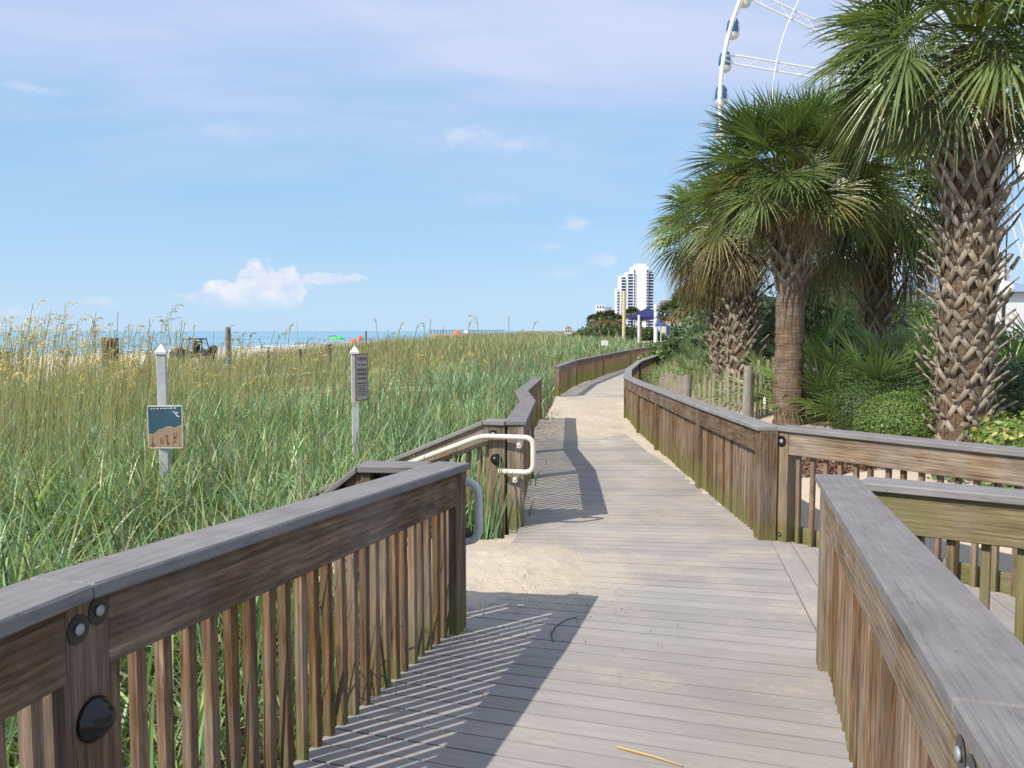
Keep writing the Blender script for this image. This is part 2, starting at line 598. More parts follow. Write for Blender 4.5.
# ---------------------------------------------------------------- ground, sea, sky
def make_sand_mat():
    m, nt, b = material('beach sand')
    geo = nt.new('ShaderNodeNewGeometry')
    pos = geo.outputs['Position']
    n1 = nt.noise(pos, 0.7, 6, 0.6)
    n2 = nt.noise(pos, 14.0, 5, 0.7)
    n3 = nt.noise(pos, 120.0, 2, 0.6)
    col = nt.ramp(n1, [(0.3, (0.49, 0.415, 0.315)), (0.7, (0.58, 0.50, 0.395))])
    col = nt.mix(0.5, col, nt.ramp(n2, [(0.3, 0.75), (0.7, 1.1)]), 'MULTIPLY')
    # thatch and roots under the dune grass
    at = nt.new('ShaderNodeAttribute', attribute_name='col')
    sp = nt.new('ShaderNodeSeparateColor')
    nt.l.new(at.outputs['Color'], sp.inputs[0])
    thatch = nt.ramp(n2, [(0.3, (0.085, 0.075, 0.035)), (0.7, (0.19, 0.16, 0.085))])
    f = nt.smooth(nt.math('MULTIPLY_ADD', n1, 0.4, nt.math('ADD', sp.outputs[0], -0.2)), 0.25, 0.6)
    col = nt.mix(f, col, thatch)
    # wet sand near the water
    sx = nt.new('ShaderNodeSeparateXYZ')
    nt.l.new(pos, sx.inputs[0])
    wet = nt.ramp(nt.math('MULTIPLY_ADD', sx.outputs[2], 1.0, 2.0), [(0.42, 0.6), (0.56, 1.0)])
    col = nt.mix(1.0, col, wet, 'MULTIPLY')
    nt.l.new(col, b.inputs['Base Color'])
    b.inputs['Roughness'].default_value = 0.9
    b.inputs['Specular IOR Level'].default_value = 0.15
    bump(nt, b, nt.math('ADD', nt.math('MULTIPLY', n2, 1.0), nt.math('MULTIPLY', n3, 0.15)), 0.6, 0.03)
    return m


M['sand'] = make_sand_mat()


def field_mask(x, y):
    """1 where the dune is grown over"""
    de = dune_edge(y)
    m = npsmooth((x - de - 1.5 * (vnoise(x, y, 2.5, 5) - 0.5) * 2) / 1.5)
    m = m * npsmooth((xl(y) - 0.02 - x) / 0.12)
    s = (x - RAMP_O[0]) * RAMP_D[0] + (y - RAMP_O[1]) * RAMP_D[1]
    n = -(x - RAMP_O[0]) * RAMP_D[1] + (y - RAMP_O[1]) * RAMP_D[0]
    m = m * (1 - npsmooth((1.05 - np.abs(n)) / 0.15) * npsmooth((1.3 - s) / 0.3) * npsmooth((s + 0.6) / 0.2))
    # open sandy blowouts
    bl = vnoise(x, y, 3.2, 8)
    m = m * (1 - npsmooth((bl - 0.74) / 0.08) * npsmooth((y - 12) / 4) * npsmooth((-x - 3) / 3))
    for (cx, cy, rx, ry) in ((-12.3, 27, 2.4, 1.0), (-16.5, 26, 3.0, 2.0), (-3.2, 25, 1.2, 1.0)):
        m = m * (1 - npsmooth((1 - ((x - cx) / rx) ** 2 - ((y - cy) / ry) ** 2) / 0.4))
    return m


def grid_axis(lo_far, lo, hi, hi_far, step, grow=1.12):
    a = list(np.arange(lo, hi + step / 2, step))
    s, v = step, a[-1]
    while v < hi_far:
        s *= grow
        v += s
        a.append(v)
    s, v = step, a[0]
    b = []
    while v > lo_far:
        s *= grow
        v -= s
        b.append(v)
    return np.array(b[::-1] + a)


gx = grid_axis(-400, -4, 9, 9000, 0.22, 1.07)
gy = grid_axis(-300, -1, 26, 14000, 0.22, 1.05)
X, Y = np.meshgrid(gx, gy)
Zg = zterr(X, Y)
nx, ny = len(gx), len(gy)
ii = np.arange(ny - 1)[:, None] * nx + np.arange(nx - 1)[None, :]
quads = np.stack([ii, ii + 1, ii + 1 + nx, ii + nx], -1).reshape(-1)
fm = field_mask(X, Y)
rightveg = npsmooth((X - xr(Y) - 0.2) / 0.3) * npsmooth((Y - 13.5) / 2) * npsmooth((xr(Y) + 30 - X) / 10)
rightveg = np.maximum(rightveg, npsmooth((X - 7.5) / 1.5) * npsmooth((Y - 6) / 2))
colg = np.zeros((nx * ny, 3))
colg[:, 0] = np.maximum(fm, 0.8 * rightveg * npsmooth((vnoise(X, Y, 1.7, 4) - 0.2) / 0.3)).ravel()
ground = npmesh('ground', np.stack([X.ravel(), Y.ravel(), Zg.ravel()], 1), quads, 4, M['sand'], colg, smooth=True)
tag(ground, kind='structure')

m, nt, b = material('sea water')
geo = nt.new('ShaderNodeNewGeometry')
pos = geo.outputs['Position']
w1 = nt.noise(nt.mapping(pos, (0.35, 0.10, 1), rot=(0, 0, 0.3)), 1.0, 5, 0.6)
w2 = nt.noise(nt.mapping(pos, (0.004, 0.012, 1), rot=(0, 0, -0.4)), 1.0, 3, 0.5)
nt.l.new(nt.ramp(w2, [(0.35, (0.14, 0.30, 0.40)), (0.65, (0.20, 0.38, 0.47))]), b.inputs['Base Color'])
b.inputs['Roughness'].default_value = 0.32
bump(nt, b, w1, 0.6, 0.5)
M['sea'] = m
mb = MB()
mb.face([(-20000, -3000, -1.6), (9000, -3000, -1.6), (9000, 30000, -1.6), (-20000, 30000, -1.6)])
sea = mb.build('sea', M['sea'])
tag(sea, kind='structure')

# lines of foam where the waves break
M['foam'] = plain('foam', (0.82, 0.84, 0.85), 0.8, var=0.03)
for k, (offs, wd) in enumerate(((-1.5, 1.6), (-9.0, 1.2), (-17, 0.8))):
    mb = MB()
    prev = None
    for y in np.arange(40, 420, 2.5):
        c = float(coast(y)) + offs + 2.5 * (float(vnoise(y, k * 9.1, 14.0, 6)) - 0.5)
        w = wd * (0.25 + 1.2 * float(vnoise(y, k * 3.7, 9.0, 7)))
        if float(vnoise(y, k, 11.0, 9)) < 0.18:
            w = 0.05
        cur = ((c - w, y, -1.565 + 0.005 * k), (c + w, y, -1.555 + 0.005 * k))
        if prev:
            mb.face([prev[0], prev[1], cur[1], cur[0]])
        prev = cur
    tag(mb.build('surf_foam', M['foam']), kind='stuff', label='white line of surf foam along the beach', cat='foam')


# world: daylight sky with thin cirrus and one cumulus bank
def make_world():
    w = bpy.data.worlds.new('World')
    SC.world = w
    w.use_nodes = True
    nt = NT(w.node_tree)
    bg = nt.n['Background']
    sky = nt.new('ShaderNodeTexSky')
    sky.sky_type = 'NISHITA'
    sky.sun_disc = False
    sky.sun_elevation = math.asin(SUN.z)
    sky.sun_rotation = math.atan2(SUN.x, SUN.y)
    sky.air_density = 1.0
    sky.dust_density = 0.3
    sky.ozone_density = 1.6
    tc = nt.new('ShaderNodeTexCoord')
    d = tc.outputs['Generated']
    sp = nt.new('ShaderNodeSeparateXYZ')
    nt.l.new(d, sp.inputs[0])
    x, y, z = sp.outputs
    hz = nt.math('SQRT', nt.math('ADD', nt.math('MULTIPLY', x, x), nt.math('MULTIPLY', y, y)))
    az = nt.math('ARCTAN2', x, y)
    el = nt.math('ARCTAN2', z, hz)
    # cirrus: seen on a flat layer overhead
    zc = nt.math('MAXIMUM', nt.math('ADD', z, 0.12), 0.02)
    cv = nt.new('ShaderNodeCombineXYZ')
    nt.l.new(nt.math('DIVIDE', x, zc), cv.inputs[0])
    nt.l.new(nt.math('DIVIDE', y, zc), cv.inputs[1])
    plane = cv.outputs[0]
    c1 = nt.noise(nt.mapping(plane, (0.42, 0.95, 1), rot=(0, 0, 0.25)), 1.0, 6, 0.55, 0.7)
    c2 = nt.noise(nt.mapping(plane, (0.5, 1.6, 1), rot=(0, 0, 0.45), loc=(3, 1, 0)), 2.2, 6, 0.6, 0.5)
    veil = nt.smooth(nt.math('MULTIPLY_ADD', c2, 0.35, c1), 0.50, 0.86)
    high = nt.smooth(el, 0.10, 0.34)
    high2 = nt.math('MULTIPLY_ADD', high, 0.80, 0.20)
    fac = nt.math('MULTIPLY', nt.math('MULTIPLY_ADD', veil, 0.62, nt.math('MULTIPLY', nt.smooth(el, 0.17, 0.36), 0.44)), high2)
    base = nt.mix(0.72, sky.outputs[0], (2.95, 5.15, 7.75))
    col = nt.mix(fac, base, (5.1, 5.6, 7.5))
    low = nt.math('SUBTRACT', 1.0, nt.smooth(el, -0.02, 0.14))
    col = nt.mix(nt.math('MULTIPLY', low, 0.7), col, (4.35, 6.0, 7.7))
    # cumulus
    av = nt.new('ShaderNodeCombineXYZ')
    nt.l.new(az, av.inputs[0])
    nt.l.new(el, av.inputs[1])
    nz = nt.noise(nt.mapping(av.outputs[0], (1, 1.25, 1)), 46.0, 5, 0.62, 0.25)
    nz2 = nt.noise(nt.mapping(av.outputs[0], (1, 1.25, 1), loc=(0.012, 0.02, 0)), 26.0, 5, 0.6)

    def ang(px, py):
        v = at_depth(px, py, 100) - Vector((0, 0, CAMZ))
        return math.atan2(v.x, v.y), math.atan2(v.z, math.hypot(v.x, v.y))
    total = None
    # px, py, half width px, half height px, strength, noise weight
    for (px, py, wx, wy, st) in ((236, 296, 40, 16, 0.95), (258, 281, 24, 24, 1.0), (276, 290, 40, 22, 0.95), (292, 283, 17, 15, 1.0), (252, 300, 66, 14, 0.8), (326, 278, 44, 6, 0.8),
                                 (470, 135, 44, 15, 0.5), (515, 144, 55, 12, 0.3), (577, 224, 22, 11, 0.45), (546, 247, 22, 7, 0.35),
                                 (600, 262, 24, 10, 0.55), (560, 275, 24, 7, 0.35), (490, 200, 36, 10, 0.22), (30, 88, 50, 7, 0.35), (225, 130, 40, 12, 0.25),
                                 (25, 312, 40, 8, 0.4), (100, 302, 30, 6, 0.4)):
        a0, e0 = ang(px, py)
        a1, _ = ang(px + wx, py)
        _, e1 = ang(px, py - wy)
        ra, re = abs(a1 - a0), abs(e1 - e0)
        dx = nt.math('MULTIPLY', nt.math('SUBTRACT', az, a0), 1 / ra)
        dy = nt.math('MULTIPLY', nt.math('SUBTRACT', el, e0), 1 / re)
        q = nt.math('SUBTRACT', 1.0, nt.math('SQRT', nt.math('ADD', nt.math('MULTIPLY', dx, dx), nt.math('MULTIPLY', dy, dy))))
        wn = 2.1 if st > 0.7 else 2.2
        s = nt.math('ADD', q, nt.math('MULTIPLY_ADD', nz, wn, -wn / 2))
        soft = 0.36 if st > 0.7 else 1.25
        v = nt.math('MULTIPLY', nt.smooth(s, -0.02, soft), st)
        if st > 0.7:
            v = nt.math('MULTIPLY', v, nt.smooth(el, ang(270, 316)[1], ang(270, 288)[1]))
        total = v if total is None else nt.math('MAXIMUM', total, v)
    shade = nt.ramp(nt.math('MULTIPLY_ADD', nz2, 1.0, 0.0), [(0.36, (5.0, 5.8, 7.4)), (0.62, (7.2, 7.3, 7.7))])
    col = nt.mix(nt.math('MULTIPLY', total, 0.95), col, shade)
    nt.l.new(col, bg.inputs['Color'])
    bg.inputs['Strength'].default_value = 0.1
    w.cycles.sampling_method = 'MANUAL'
    w.cycles.sample_map_resolution = 256


make_world()
sl = bpy.data.lights.new('sun', 'SUN')
sl.energy = 4.2
sl.angle = math.radians(0.55)
sl.color = (1.0, 0.93, 0.82)
so = bpy.data.objects.new('sun', sl)
COL.objects.link(so)
so.rotation_euler = (-SUN).to_track_quat('-Z', 'Y').to_euler()
so.location = (-20, -15, 30)
SC.view_settings.view_transform = 'Standard'
SC.view_settings.look = 'None'
SC.view_settings.exposure = 0.35
SC.view_settings.gamma = 1.0
SC.render.engine = 'CYCLES'
SC.cycles.max_bounces = 4
SC.cycles.diffuse_bounces = 3
SC.cycles.glossy_bounces = 2
SC.cycles.transmission_bounces = 3
SC.cycles.use_denoising = True


# ---------------------------------------------------------------- the boardwalk
def make_deck_mat():
    m, nt, b = material('weathered deck board')
    uv = nt.new('ShaderNodeUVMap').outputs[0]
    geo = nt.new('ShaderNodeNewGeometry')
    pos = geo.outputs['Position']
    rp = geo.outputs['Random Per Island']
    n1 = nt.noise(nt.mapping(uv, (1.2, 22, 1)), 2.0, 6, 0.6, 0.8)
    n2 = nt.noise(nt.mapping(uv, (5, 220, 1)), 1.0, 3, 0.6)
    n3 = nt.noise(pos, 1.6, 6, 0.65)
    n4 = nt.noise(pos, 34.0, 3, 0.6)
    col = nt.ramp(n1, [(0.3, (0.295, 0.273, 0.257)), (0.55, (0.335, 0.312, 0.294)), (0.8, (0.375, 0.352, 0.332))])
    col = nt.mix(0.45, col, nt.ramp(n2, [(0.35, 0.84), (0.6, 1.06)]), 'MULTIPLY')
    col = nt.mix(1.0, col, nt.ramp(rp, [(0.0, 0.92), (1.0, 1.07)]), 'MULTIPLY')
    # sand trodden into the boards
    sepp = nt.new('ShaderNodeSeparateXYZ')
    nt.l.new(pos, sepp.inputs[0])
    fy = nt.math('MULTIPLY', nt.smooth(sepp.outputs[1], 3.5, 7.0), 0.12)
    f = nt.smooth(nt.math('ADD', nt.math('ADD', n3, nt.math('MULTIPLY', n4, 0.25)), fy), 0.62, 0.86)
    col = nt.mix(nt.math('MULTIPLY', f, 0.6), col, (0.46, 0.40, 0.32))
    # sand tracked in from the beach gap and the sandy stretch further on
    dx = nt.math('MULTIPLY', nt.math('SUBTRACT', sepp.outputs[0], 0.15), 1 / 0.8)
    dy = nt.math('MULTIPLY', nt.math('SUBTRACT', sepp.outputs[1], 5.25), 1 / 0.85)
    q = nt.math('SUBTRACT', 1.25, nt.math('SQRT', nt.math('ADD', nt.math('MULTIPLY', dx, dx), nt.math('MULTIPLY', dy, dy))))
    q = nt.math('MAXIMUM', q, nt.math('MULTIPLY', nt.smooth(sepp.outputs[1], 11.0, 16.0), 0.5))
    g_ = nt.smooth(nt.math('ADD', q, nt.math('MULTIPLY_ADD', n3, 1.1, nt.math('MULTIPLY_ADD', n4, 0.9, -1.0))), 0.05, 0.75)
    col = nt.mix(nt.math('MULTIPLY', g_, 0.75), col, (0.48, 0.42, 0.335))
    # darker worn and damp blotches
    n5 = nt.noise(pos, 0.9, 5, 0.6)
    col = nt.mix(0.7, col, nt.ramp(n5, [(0.3, 0.85), (0.6, 1.05)]), 'MULTIPLY')
    nt.l.new(col, b.inputs['Base Color'])
    b.inputs['Roughness'].default_value = 0.85
    b.inputs['Specular IOR Level'].default_value = 0.25
    bump(nt, b, nt.math('ADD', n1, nt.math('MULTIPLY', n2, 0.7)), 0.35, 0.004)
    return m


M['deck'] = make_deck_mat()


def lerp2(a, b, t):
    return (a[0] + (b[0] - a[0]) * t, a[1] + (b[1] - a[1]) * t)


def off(p, dx, dy):
    return (p[0] + dx, p[1] + dy)


pairs = [(off(A[0], -0.3, -0.8), off(E[2], -0.15, -0.9)), (A[0], E[2]), (A[1], (float(xr(A[1][1] - 0.66)), A[1][1] - 0.66)), (off(A[2], 0, 0), (E[0][0], E[0][1] - 0.05)),
         ((0.04, 6.35), (D[0][0] + 0.02, D[0][1] - 0.1)), (B[1], (D[1][0], B[1][1] + 0.0)), ((B[2][0], B[2][1]), (1.97, B[2][1] + 0.1)), (B[3], (2.0, B[3][1])),
         ((0.62, 15), (2.2, 15)), ((0.95, 19.3), (2.95, 18.9)), (C[0], (3.5, C[0][1] - 0.8)), (C[2], (5.6, C[2][1] - 3)), (C[4], (D[8][0] - 0.2, D[8][1] + 1.5))]
mb = MB()
for (l0, r0), (l1, r1) in zip(pairs[:-1], pairs[1:]):
    mid0, mid1 = lerp2(l0, r0, 0.5), lerp2(l1, r1, 0.5)
    n = max(1, round(math.hypot(mid1[0] - mid0[0], mid1[1] - mid0[1]) / 0.124))
    for i in range(n):
        g = 0.009 / 0.124 / 2
        t0, t1 = (i + g) / n, (i + 1 - g) / n
        a, bq, c, d = lerp2(l0, l1, t0), lerp2(r0, r1, t0), lerp2(r0, r1, t1), lerp2(l0, l1, t1)
        jz = RND.uniform(-0.0015, 0.0015)

        def P(p, dz):
            return (p[0], p[1], zp(p[1]) + jz + dz)
        e = RND.uniform(0, 0.015)
        # grain runs across the walk: ring at the left end, ring at the right end
        mb.hexa([P(a, -0.03), P(d, -0.03), P(d, 0), P(a, 0), P(bq, -0.03), P(c, -0.03), P(c, 0), P(bq, 0)])
deck = mb.build('boardwalk_deck', M['deck'])
tag(deck, kind='structure')

# side landing between the two right-hand railings: boards along the walk
mb = MB()
e0, e1 = Vector((E[0][0], E[0][1] - 0.05)), Vector((D[0][0] + 0.02, D[0][1] - 0.1))
du = (e1 - e0).normalized()
dvv = Vector((du.y, -du.x))
k = 0
while k < 22:
    o = e0 + dvv * (0.006 + k * 0.143)
    o2 = o + dvv * 0.136
    # length limited by the two railing lines
    def lim(p, line):
        (ax, ay), (bx, by) = line
        ddx, ddy = bx - ax, by - ay
        den = du.x * ddy - du.y * ddx
        return ((ax - p.x) * ddy - (ay - p.y) * ddx) / den
    lo0, lo1 = lim(o, (E2[0], E2[2])), lim(o2, (E2[0], E2[2]))
    hi0, hi1 = lim(o, (D2[0], D2[2])), lim(o2, (D2[0], D2[2]))
    a, d2, bq, c = o + du * lo0, o2 + du * lo1, o + du * hi0, o2 + du * hi1

    def P(p, dz):
        return (p.x, p.y, zp(p.y) + dz - 0.004)
    mb.hexa([P(a, -0.03), P(d2, -0.03), P(d2, 0), P(a, 0), P(bq, -0.03), P(c, -0.03), P(c, 0), P(bq, 0)])
    k += 1
tag(mb.build('side_landing', M['deck']), kind='structure')

# sand blown over the boards
sx0 = np.arange(-1.6, 6.5, 0.035)
sy0 = np.arange(3.9, 31.0, 0.045)
SX, SY = np.meshgrid(sx0, sy0)
base = zpn(SY)
mask = np.zeros_like(SX)


def blob(cx, cy, rx, ry, a, rot=0.0):
    c, s = math.cos(rot), math.sin(rot)
    dx, dy = SX - cx, SY - cy
    q = ((dx * c + dy * s) / rx) ** 2 + ((-dx * s + dy * c) / ry) ** 2
    return a * np.exp(-q)


mask += blob(0.0, 5.5, 0.42, 0.55, 0.05)
mask += blob(-0.75, 5.35, 0.8, 0.8, 0.06)
mask += blob(0.8, 14.4, 1.3, 1.8, 0.036) + blob(1.1, 17.3, 2.2, 2.4, 0.062) + blob(2.2, 21.3, 1.8, 2.0, 0.035)
mask += 0.032 * np.exp(-((xr(SY) - SX) / 0.16) ** 2) * npsmooth((SY - 5.5) / 3)
mask += 0.03 * np.exp(-((SX - xl(SY)) / 0.2) ** 2) * npsmooth((SY - 9) / 3)
nz = 0.02 * (vnoise(SX, SY, 0.55, 11) - 0.5) + 0.02 * (vnoise(SX, SY, 0.2, 12) - 0.5) + 0.016 * (vnoise(SX, SY, 0.07, 13) - 0.5)
h = mask - 0.024 + nz
h = np.where(SX < xl(SY) - 0.05, np.where(np.abs(SY - 5.3) < 1.0, h, -0.3), h)
h = np.where(SX > xr(SY) + 0.05, -0.3, h)
h = np.maximum(h, -0.3)
keepv = h > -0.035
nxs, nys = len(sx0), len(sy0)
ii = np.arange(nys - 1)[:, None] * nxs + np.arange(nxs - 1)[None, :]
qd = np.stack([ii, ii + 1, ii + 1 + nxs, ii + nxs], -1).reshape(-1, 4)
kf = keepv.ravel()[qd].all(1)
qd = qd[kf]
used, inv = np.unique(qd.ravel(), return_inverse=True)
VS = np.stack([SX.ravel(), SY.ravel(), (base + h).ravel()], 1)[used]
drift = npmesh('sand_drift', VS, inv.astype(np.int32), 4, M['sand'], np.zeros((len(VS), 3)), smooth=True)
tag(drift, 'pale sand blown over the grey deck boards', 'sand', kind='stuff')

# ---------------------------------------------------------------- railings
BAL_MESH = {}


def baluster_mesh(h, mat):
    key = (round(h, 3), mat.name)
    if key not in BAL_MESH:
        t = MB()
        t.post(0, 0, 0, h, 0.034)
        o = t.build('baluster', mat, bevel=0.003)
        BAL_MESH[key] = o.data
        bpy.data.objects.remove(o)
    return BAL_MESH[key]


def add_bolt(parent, p, nrm, r=0.017, recess=True):
    """countersunk bolt: black disc as painted shade of the hole, and a steel head"""
    p, nrm = Vector(p), Vector(nrm).normalized()
    t = MB()
    t.lathe(p - nrm * 0.004, nrm, [(0.0, r * 2.0), (0.006, r * 2.0), (0.0065, r * 1.2), (0.0065, 0.0)], 20)
    w = t.build('bolt', M['black'], parent)  # shade of the recess put into black colour, no hole is cut
    t = MB()
    t.lathe(p + nrm * 0.0028, nrm, [(0.0, r * 0.8), (0.004, r * 0.78), (0.006, r * 0.5), (0.0065, 0)], 14)
    t.build('bolt_head', M['steel'], w, smooth=True)


def add_dome(parent, p, nrm, r=0.052):
    p, nrm = Vector(p), Vector(nrm).normalized()
    t = MB()
    t.lathe(p - nrm * 0.003, nrm, [(0, r), (0.014, r), (0.018, r * 0.9), (0.03, r * 0.8), (0.045, r * 0.55), (0.053, r * 0.25), (0.055, 0)], 24)
    o = t.build('step_light', M['black'], parent, smooth=True)
    return o


def railing(name, label, pts, side, posts=None, sp=0.096, cap_ext=(0.09, 0.09), wood_m=None, bal_m=None, kick=False, group='wooden railings of the boardwalk',
            zfun=None, detail=True, cap_w=0.185, postw=0.14, bal=True, min_bal=0.12, bolts=()):
    wood_m = wood_m or M['rail']
    bal_m = bal_m or M['baluster']
    P3 = [Vector((p[0], p[1], (p[2] if len(p) > 2 else zp(p[1])))) for p in pts]
    root = thing(name, P3[0], label, 'railing', group)
    n = len(P3)
    dirs = [(P3[i + 1] - P3[i]) for i in range(n - 1)]
    nr = []
    for d in dirs:
        q = Vector((d.y, -d.x, 0)).normalized() * side      # towards the board side
        nr.append(q)
    # cap boards, mitred
    mbc = MB()
    for i in range(n - 1):
        d = dirs[i].normalized()
        a, b = P3[i].copy(), P3[i + 1].copy()
        # mitre offsets
        def mit(j):
            if j == 0:
                return nr[0]
            if j == n - 1:
                return nr[-1]
            s_ = nr[j - 1] + nr[j]
            return s_ / (1 + nr[j - 1].dot(nr[j]))
        ma, mbb = mit(i), mit(i + 1)
        if i == 0:
            a -= d * cap_ext[0]
        else:
            a += d * 0.0015
        if i == n - 2:
            b += d * cap_ext[1]
        else:
            b -= d * 0.0015
        hw = cap_w / 2
        z0, z1 = Vector((0, 0, 0.862)), Vector((0, 0, 0.90 + 0.0008 * (i % 2)))
        mbc.hexa([a - ma * hw + z0, a + ma * hw + z0, a + ma * hw + z1, a - ma * hw + z1,
                  b - mbb * hw + z0, b + mbb * hw + z0, b + mbb * hw + z1, b - mbb * hw + z1])
    mbc.build('cap_rail', M['cap'], root, bevel=0.006 if detail else 0)
    # posts
    posts = list(range(n)) if posts is None else posts
    post_objs = {}
    for j in posts:
        i = min(j, n - 2)
        if 0 < j < n - 1:
            dd = (dirs[j - 1].normalized() + dirs[j].normalized())
        else:
            dd = dirs[i]
        ang = math.atan2(dd.y, dd.x)
        t = MB()
        t.post(P3[j].x, P3[j].y, P3[j].z - 0.55, P3[j].z + 0.8605, postw, postw, ang)
        post_objs[j] = t.build('post', wood_m, root, bevel=0.005 if detail else 0)
    # side boards and balusters
    nb = 0
    extra = MB()
    blist = []
    for i in range(n - 1):
        L = Vector((dirs[i].x, dirs[i].y, 0)).length
        u = dirs[i] / L
        a0 = (postw / 2 + 0.002) if i in posts else 0.0
        b0 = (postw / 2 + 0.002) if (i + 1) in posts else 0.0
        t = MB()
        t.board(P3[i] + u * a0, P3[i + 1] - u * b0, nr[i], 0.0305, 0.0665, 0.685, 0.8605)
        t.build('side_rail', wood_m, root, bevel=0.004 if detail else 0)
        if kick:
            t = MB()
            t.board(P3[i] + u * a0, P3[i + 1] - u * b0, nr[i], -0.062, -0.0315, -0.03, 0.115)
            t.build('kick_board', M['rail2'], root, bevel=0.003)
        if not bal:
            continue
        m_ = max(1, int((L - a0 - b0) / sp))
        for k in range(m_):
            s_ = a0 + (k + 0.5) * (L - a0 - b0) / m_
            p = P3[i] + u * s_ + nr[i] * (0.011 + RND.uniform(-0.003, 0.003))
            blist.append((p, math.atan2(u.y, u.x)))
    for q, (p, ang) in enumerate(blist):
        zb = -min_bal + RND.uniform(-0.008, 0.008)
        if q < 98:
            o = bpy.data.objects.new('baluster', baluster_mesh(0.8595 + min_bal, bal_m))
            COL.objects.link(o)
            o.parent = root
            o.location = Vector((p.x, p.y, p.z - min_bal)) - root.location
            o.rotation_euler = (RND.uniform(-0.006, 0.006), RND.uniform(-0.006, 0.006), ang + RND.uniform(-0.05, 0.05))
        else:
            extra.post(p.x, p.y, p.z - min_bal, p.z + 0.86, 0.038, 0.038, ang)
    if extra.v:
        eo = extra.build('distant_balusters', bal_m, root)
        eo['kind'] = 'stuff'
    return root, post_objs, P3, dirs, nr


rA = railing('wooden_railing', 'dark brown railing with grey cap board at the lower left, before the beach gap', A, 1, wood_m=M['rail'], cap_ext=(0.4, 0.075))
root, po, P3, dirs, nr = rA
# bolts and light on the bend post
bend = P3[1]
dd = (dirs[0].normalized() + dirs[1].normalized()).normalized()
nn = Vector((dd.y, -dd.x, 0)).normalized()
fp = bend + nn * 0.0705
add_bolt(po[1], fp - dd * 0.030 + Vector((0, 0, 0.80)), nn)
add_bolt(po[1], fp + dd * 0.036 + Vector((0, 0, 0.825)), nn)
add_dome(po[1], fp + dd * 0.005 + Vector((0, 0, 0.575)), nn)

# near rail of the beach access (drops away to the left)
rd = Vector((-0.97, 0.24, 0)).normalized()


def ramp_pts(start, level, slope, length, rd=rd):
    s = Vector((start[0], start[1], zp(start[1])))
    m1 = s + rd * level
    e = s + rd * length
    e.z = s.z - slope * (length - level)
    return [tuple(s), tuple(m1), tuple(e)]


ra = A[2]
rdn = Vector((-0.996, 0.09, 0))
nramp = ramp_pts((ra[0] - 0.105, ra[1] - 0.03), 0.36, 0.78, 1.5, rdn)
r_near = railing('wooden_railing', 'access railing dropping toward the dune grass behind the grey loop handrail', nramp, 1, posts=[1, 2], cap_ext=(0.0, 0.05))
rb = B[0]
framp = ramp_pts((rb[0] - 0.144, rb[1] + 0.012), 0.12, 0.43, 1.75)
r_far = railing('wooden_railing', 'access railing sloping into dune grass with cream pipe handrail', framp, -1, posts=[0, 2], cap_ext=(0.07, 0.05), wood_m=M['rail2'])
rB = railing('wooden_railing', 'short kinked railing curving back from the pipe handrail post', B, 1, wood_m=M['rail2'], cap_ext=(0.085, 0.06))

# hardware on the far access posts: they face the gap
fn = Vector((-0.24, -0.97, 0)).normalized()
pp = Vector(framp[0])
pf = pp + fn * 0.0705
pb = Vector((rb[0], rb[1], zp(rb[1])))
add_bolt(r_far[1][0], pf + Vector((-0.03, 0.007, 0.79)), fn, 0.017)
dome = add_dome(r_far[1][0], pf + Vector((-0.005, 0.001, 0.575)), fn, 0.047)


def handrail(root, pts, mat, rad, name='handrail'):
    t = MB()
    # round the corners
    P = [Vector(p) for p in pts]
    out = [P[0]]
    for i in range(1, len(P) - 1):
        a, b, c = P[i - 1], P[i], P[i + 1]
        r = min(0.075, (a - b).length * 0.45, (c - b).length * 0.45)
        p0 = b + (a - b).normalized() * r
        p1 = b + (c - b).normalized() * r
        for k in range(7):
            s = k / 6
            out.append(p0 * (1 - s) ** 2 + b * 2 * s * (1 - s) + p1 * s ** 2)
    out.append(P[-1])
    t.tube(out, rad, 14)
    return t.build(name, mat, root, smooth=True)


xw = Vector((0.97, -0.24, 0)).normalized()     # along the ramp towards the walk
hb = pf + fn * 0.055
zl = pf.z
q0 = hb + Vector((0, 0, 0.775))
hr = handrail(r_far[0], [hb - xw * 1.55 + Vector((0, 0, 0.775 - 0.42 * 1.35)), q0 - xw * 0.12, q0 + xw * 0.325, q0 + xw * 0.325 - Vector((0, 0, 0.29)), q0 + xw * 0.03 - Vector((0, 0, 0.29))], M['whitepipe'], 0.0215)
for (sx, szz, dz) in ((0.2, 0.775, -0.05), (0.165, 0.485, -0.05)):
    t = MB()
    c = pf + xw * sx + Vector((0, 0, szz))
    t.board(c - xw * 0.018, c + xw * 0.018, fn, 0.001, 0.045, dz - 0.045, -0.012 + dz * 0.2)
    ob = t.build('bracket', M['whitepipe'], hr, bevel=0.004)
    t = MB()
    t.lathe(c + fn * 0.0455 + Vector((0, 0, dz - 0.022)), fn, [(0, 0.008), (0.005, 0.006), (0.006, 0)], 10)
    t.build('screw', M['steel'], hr)

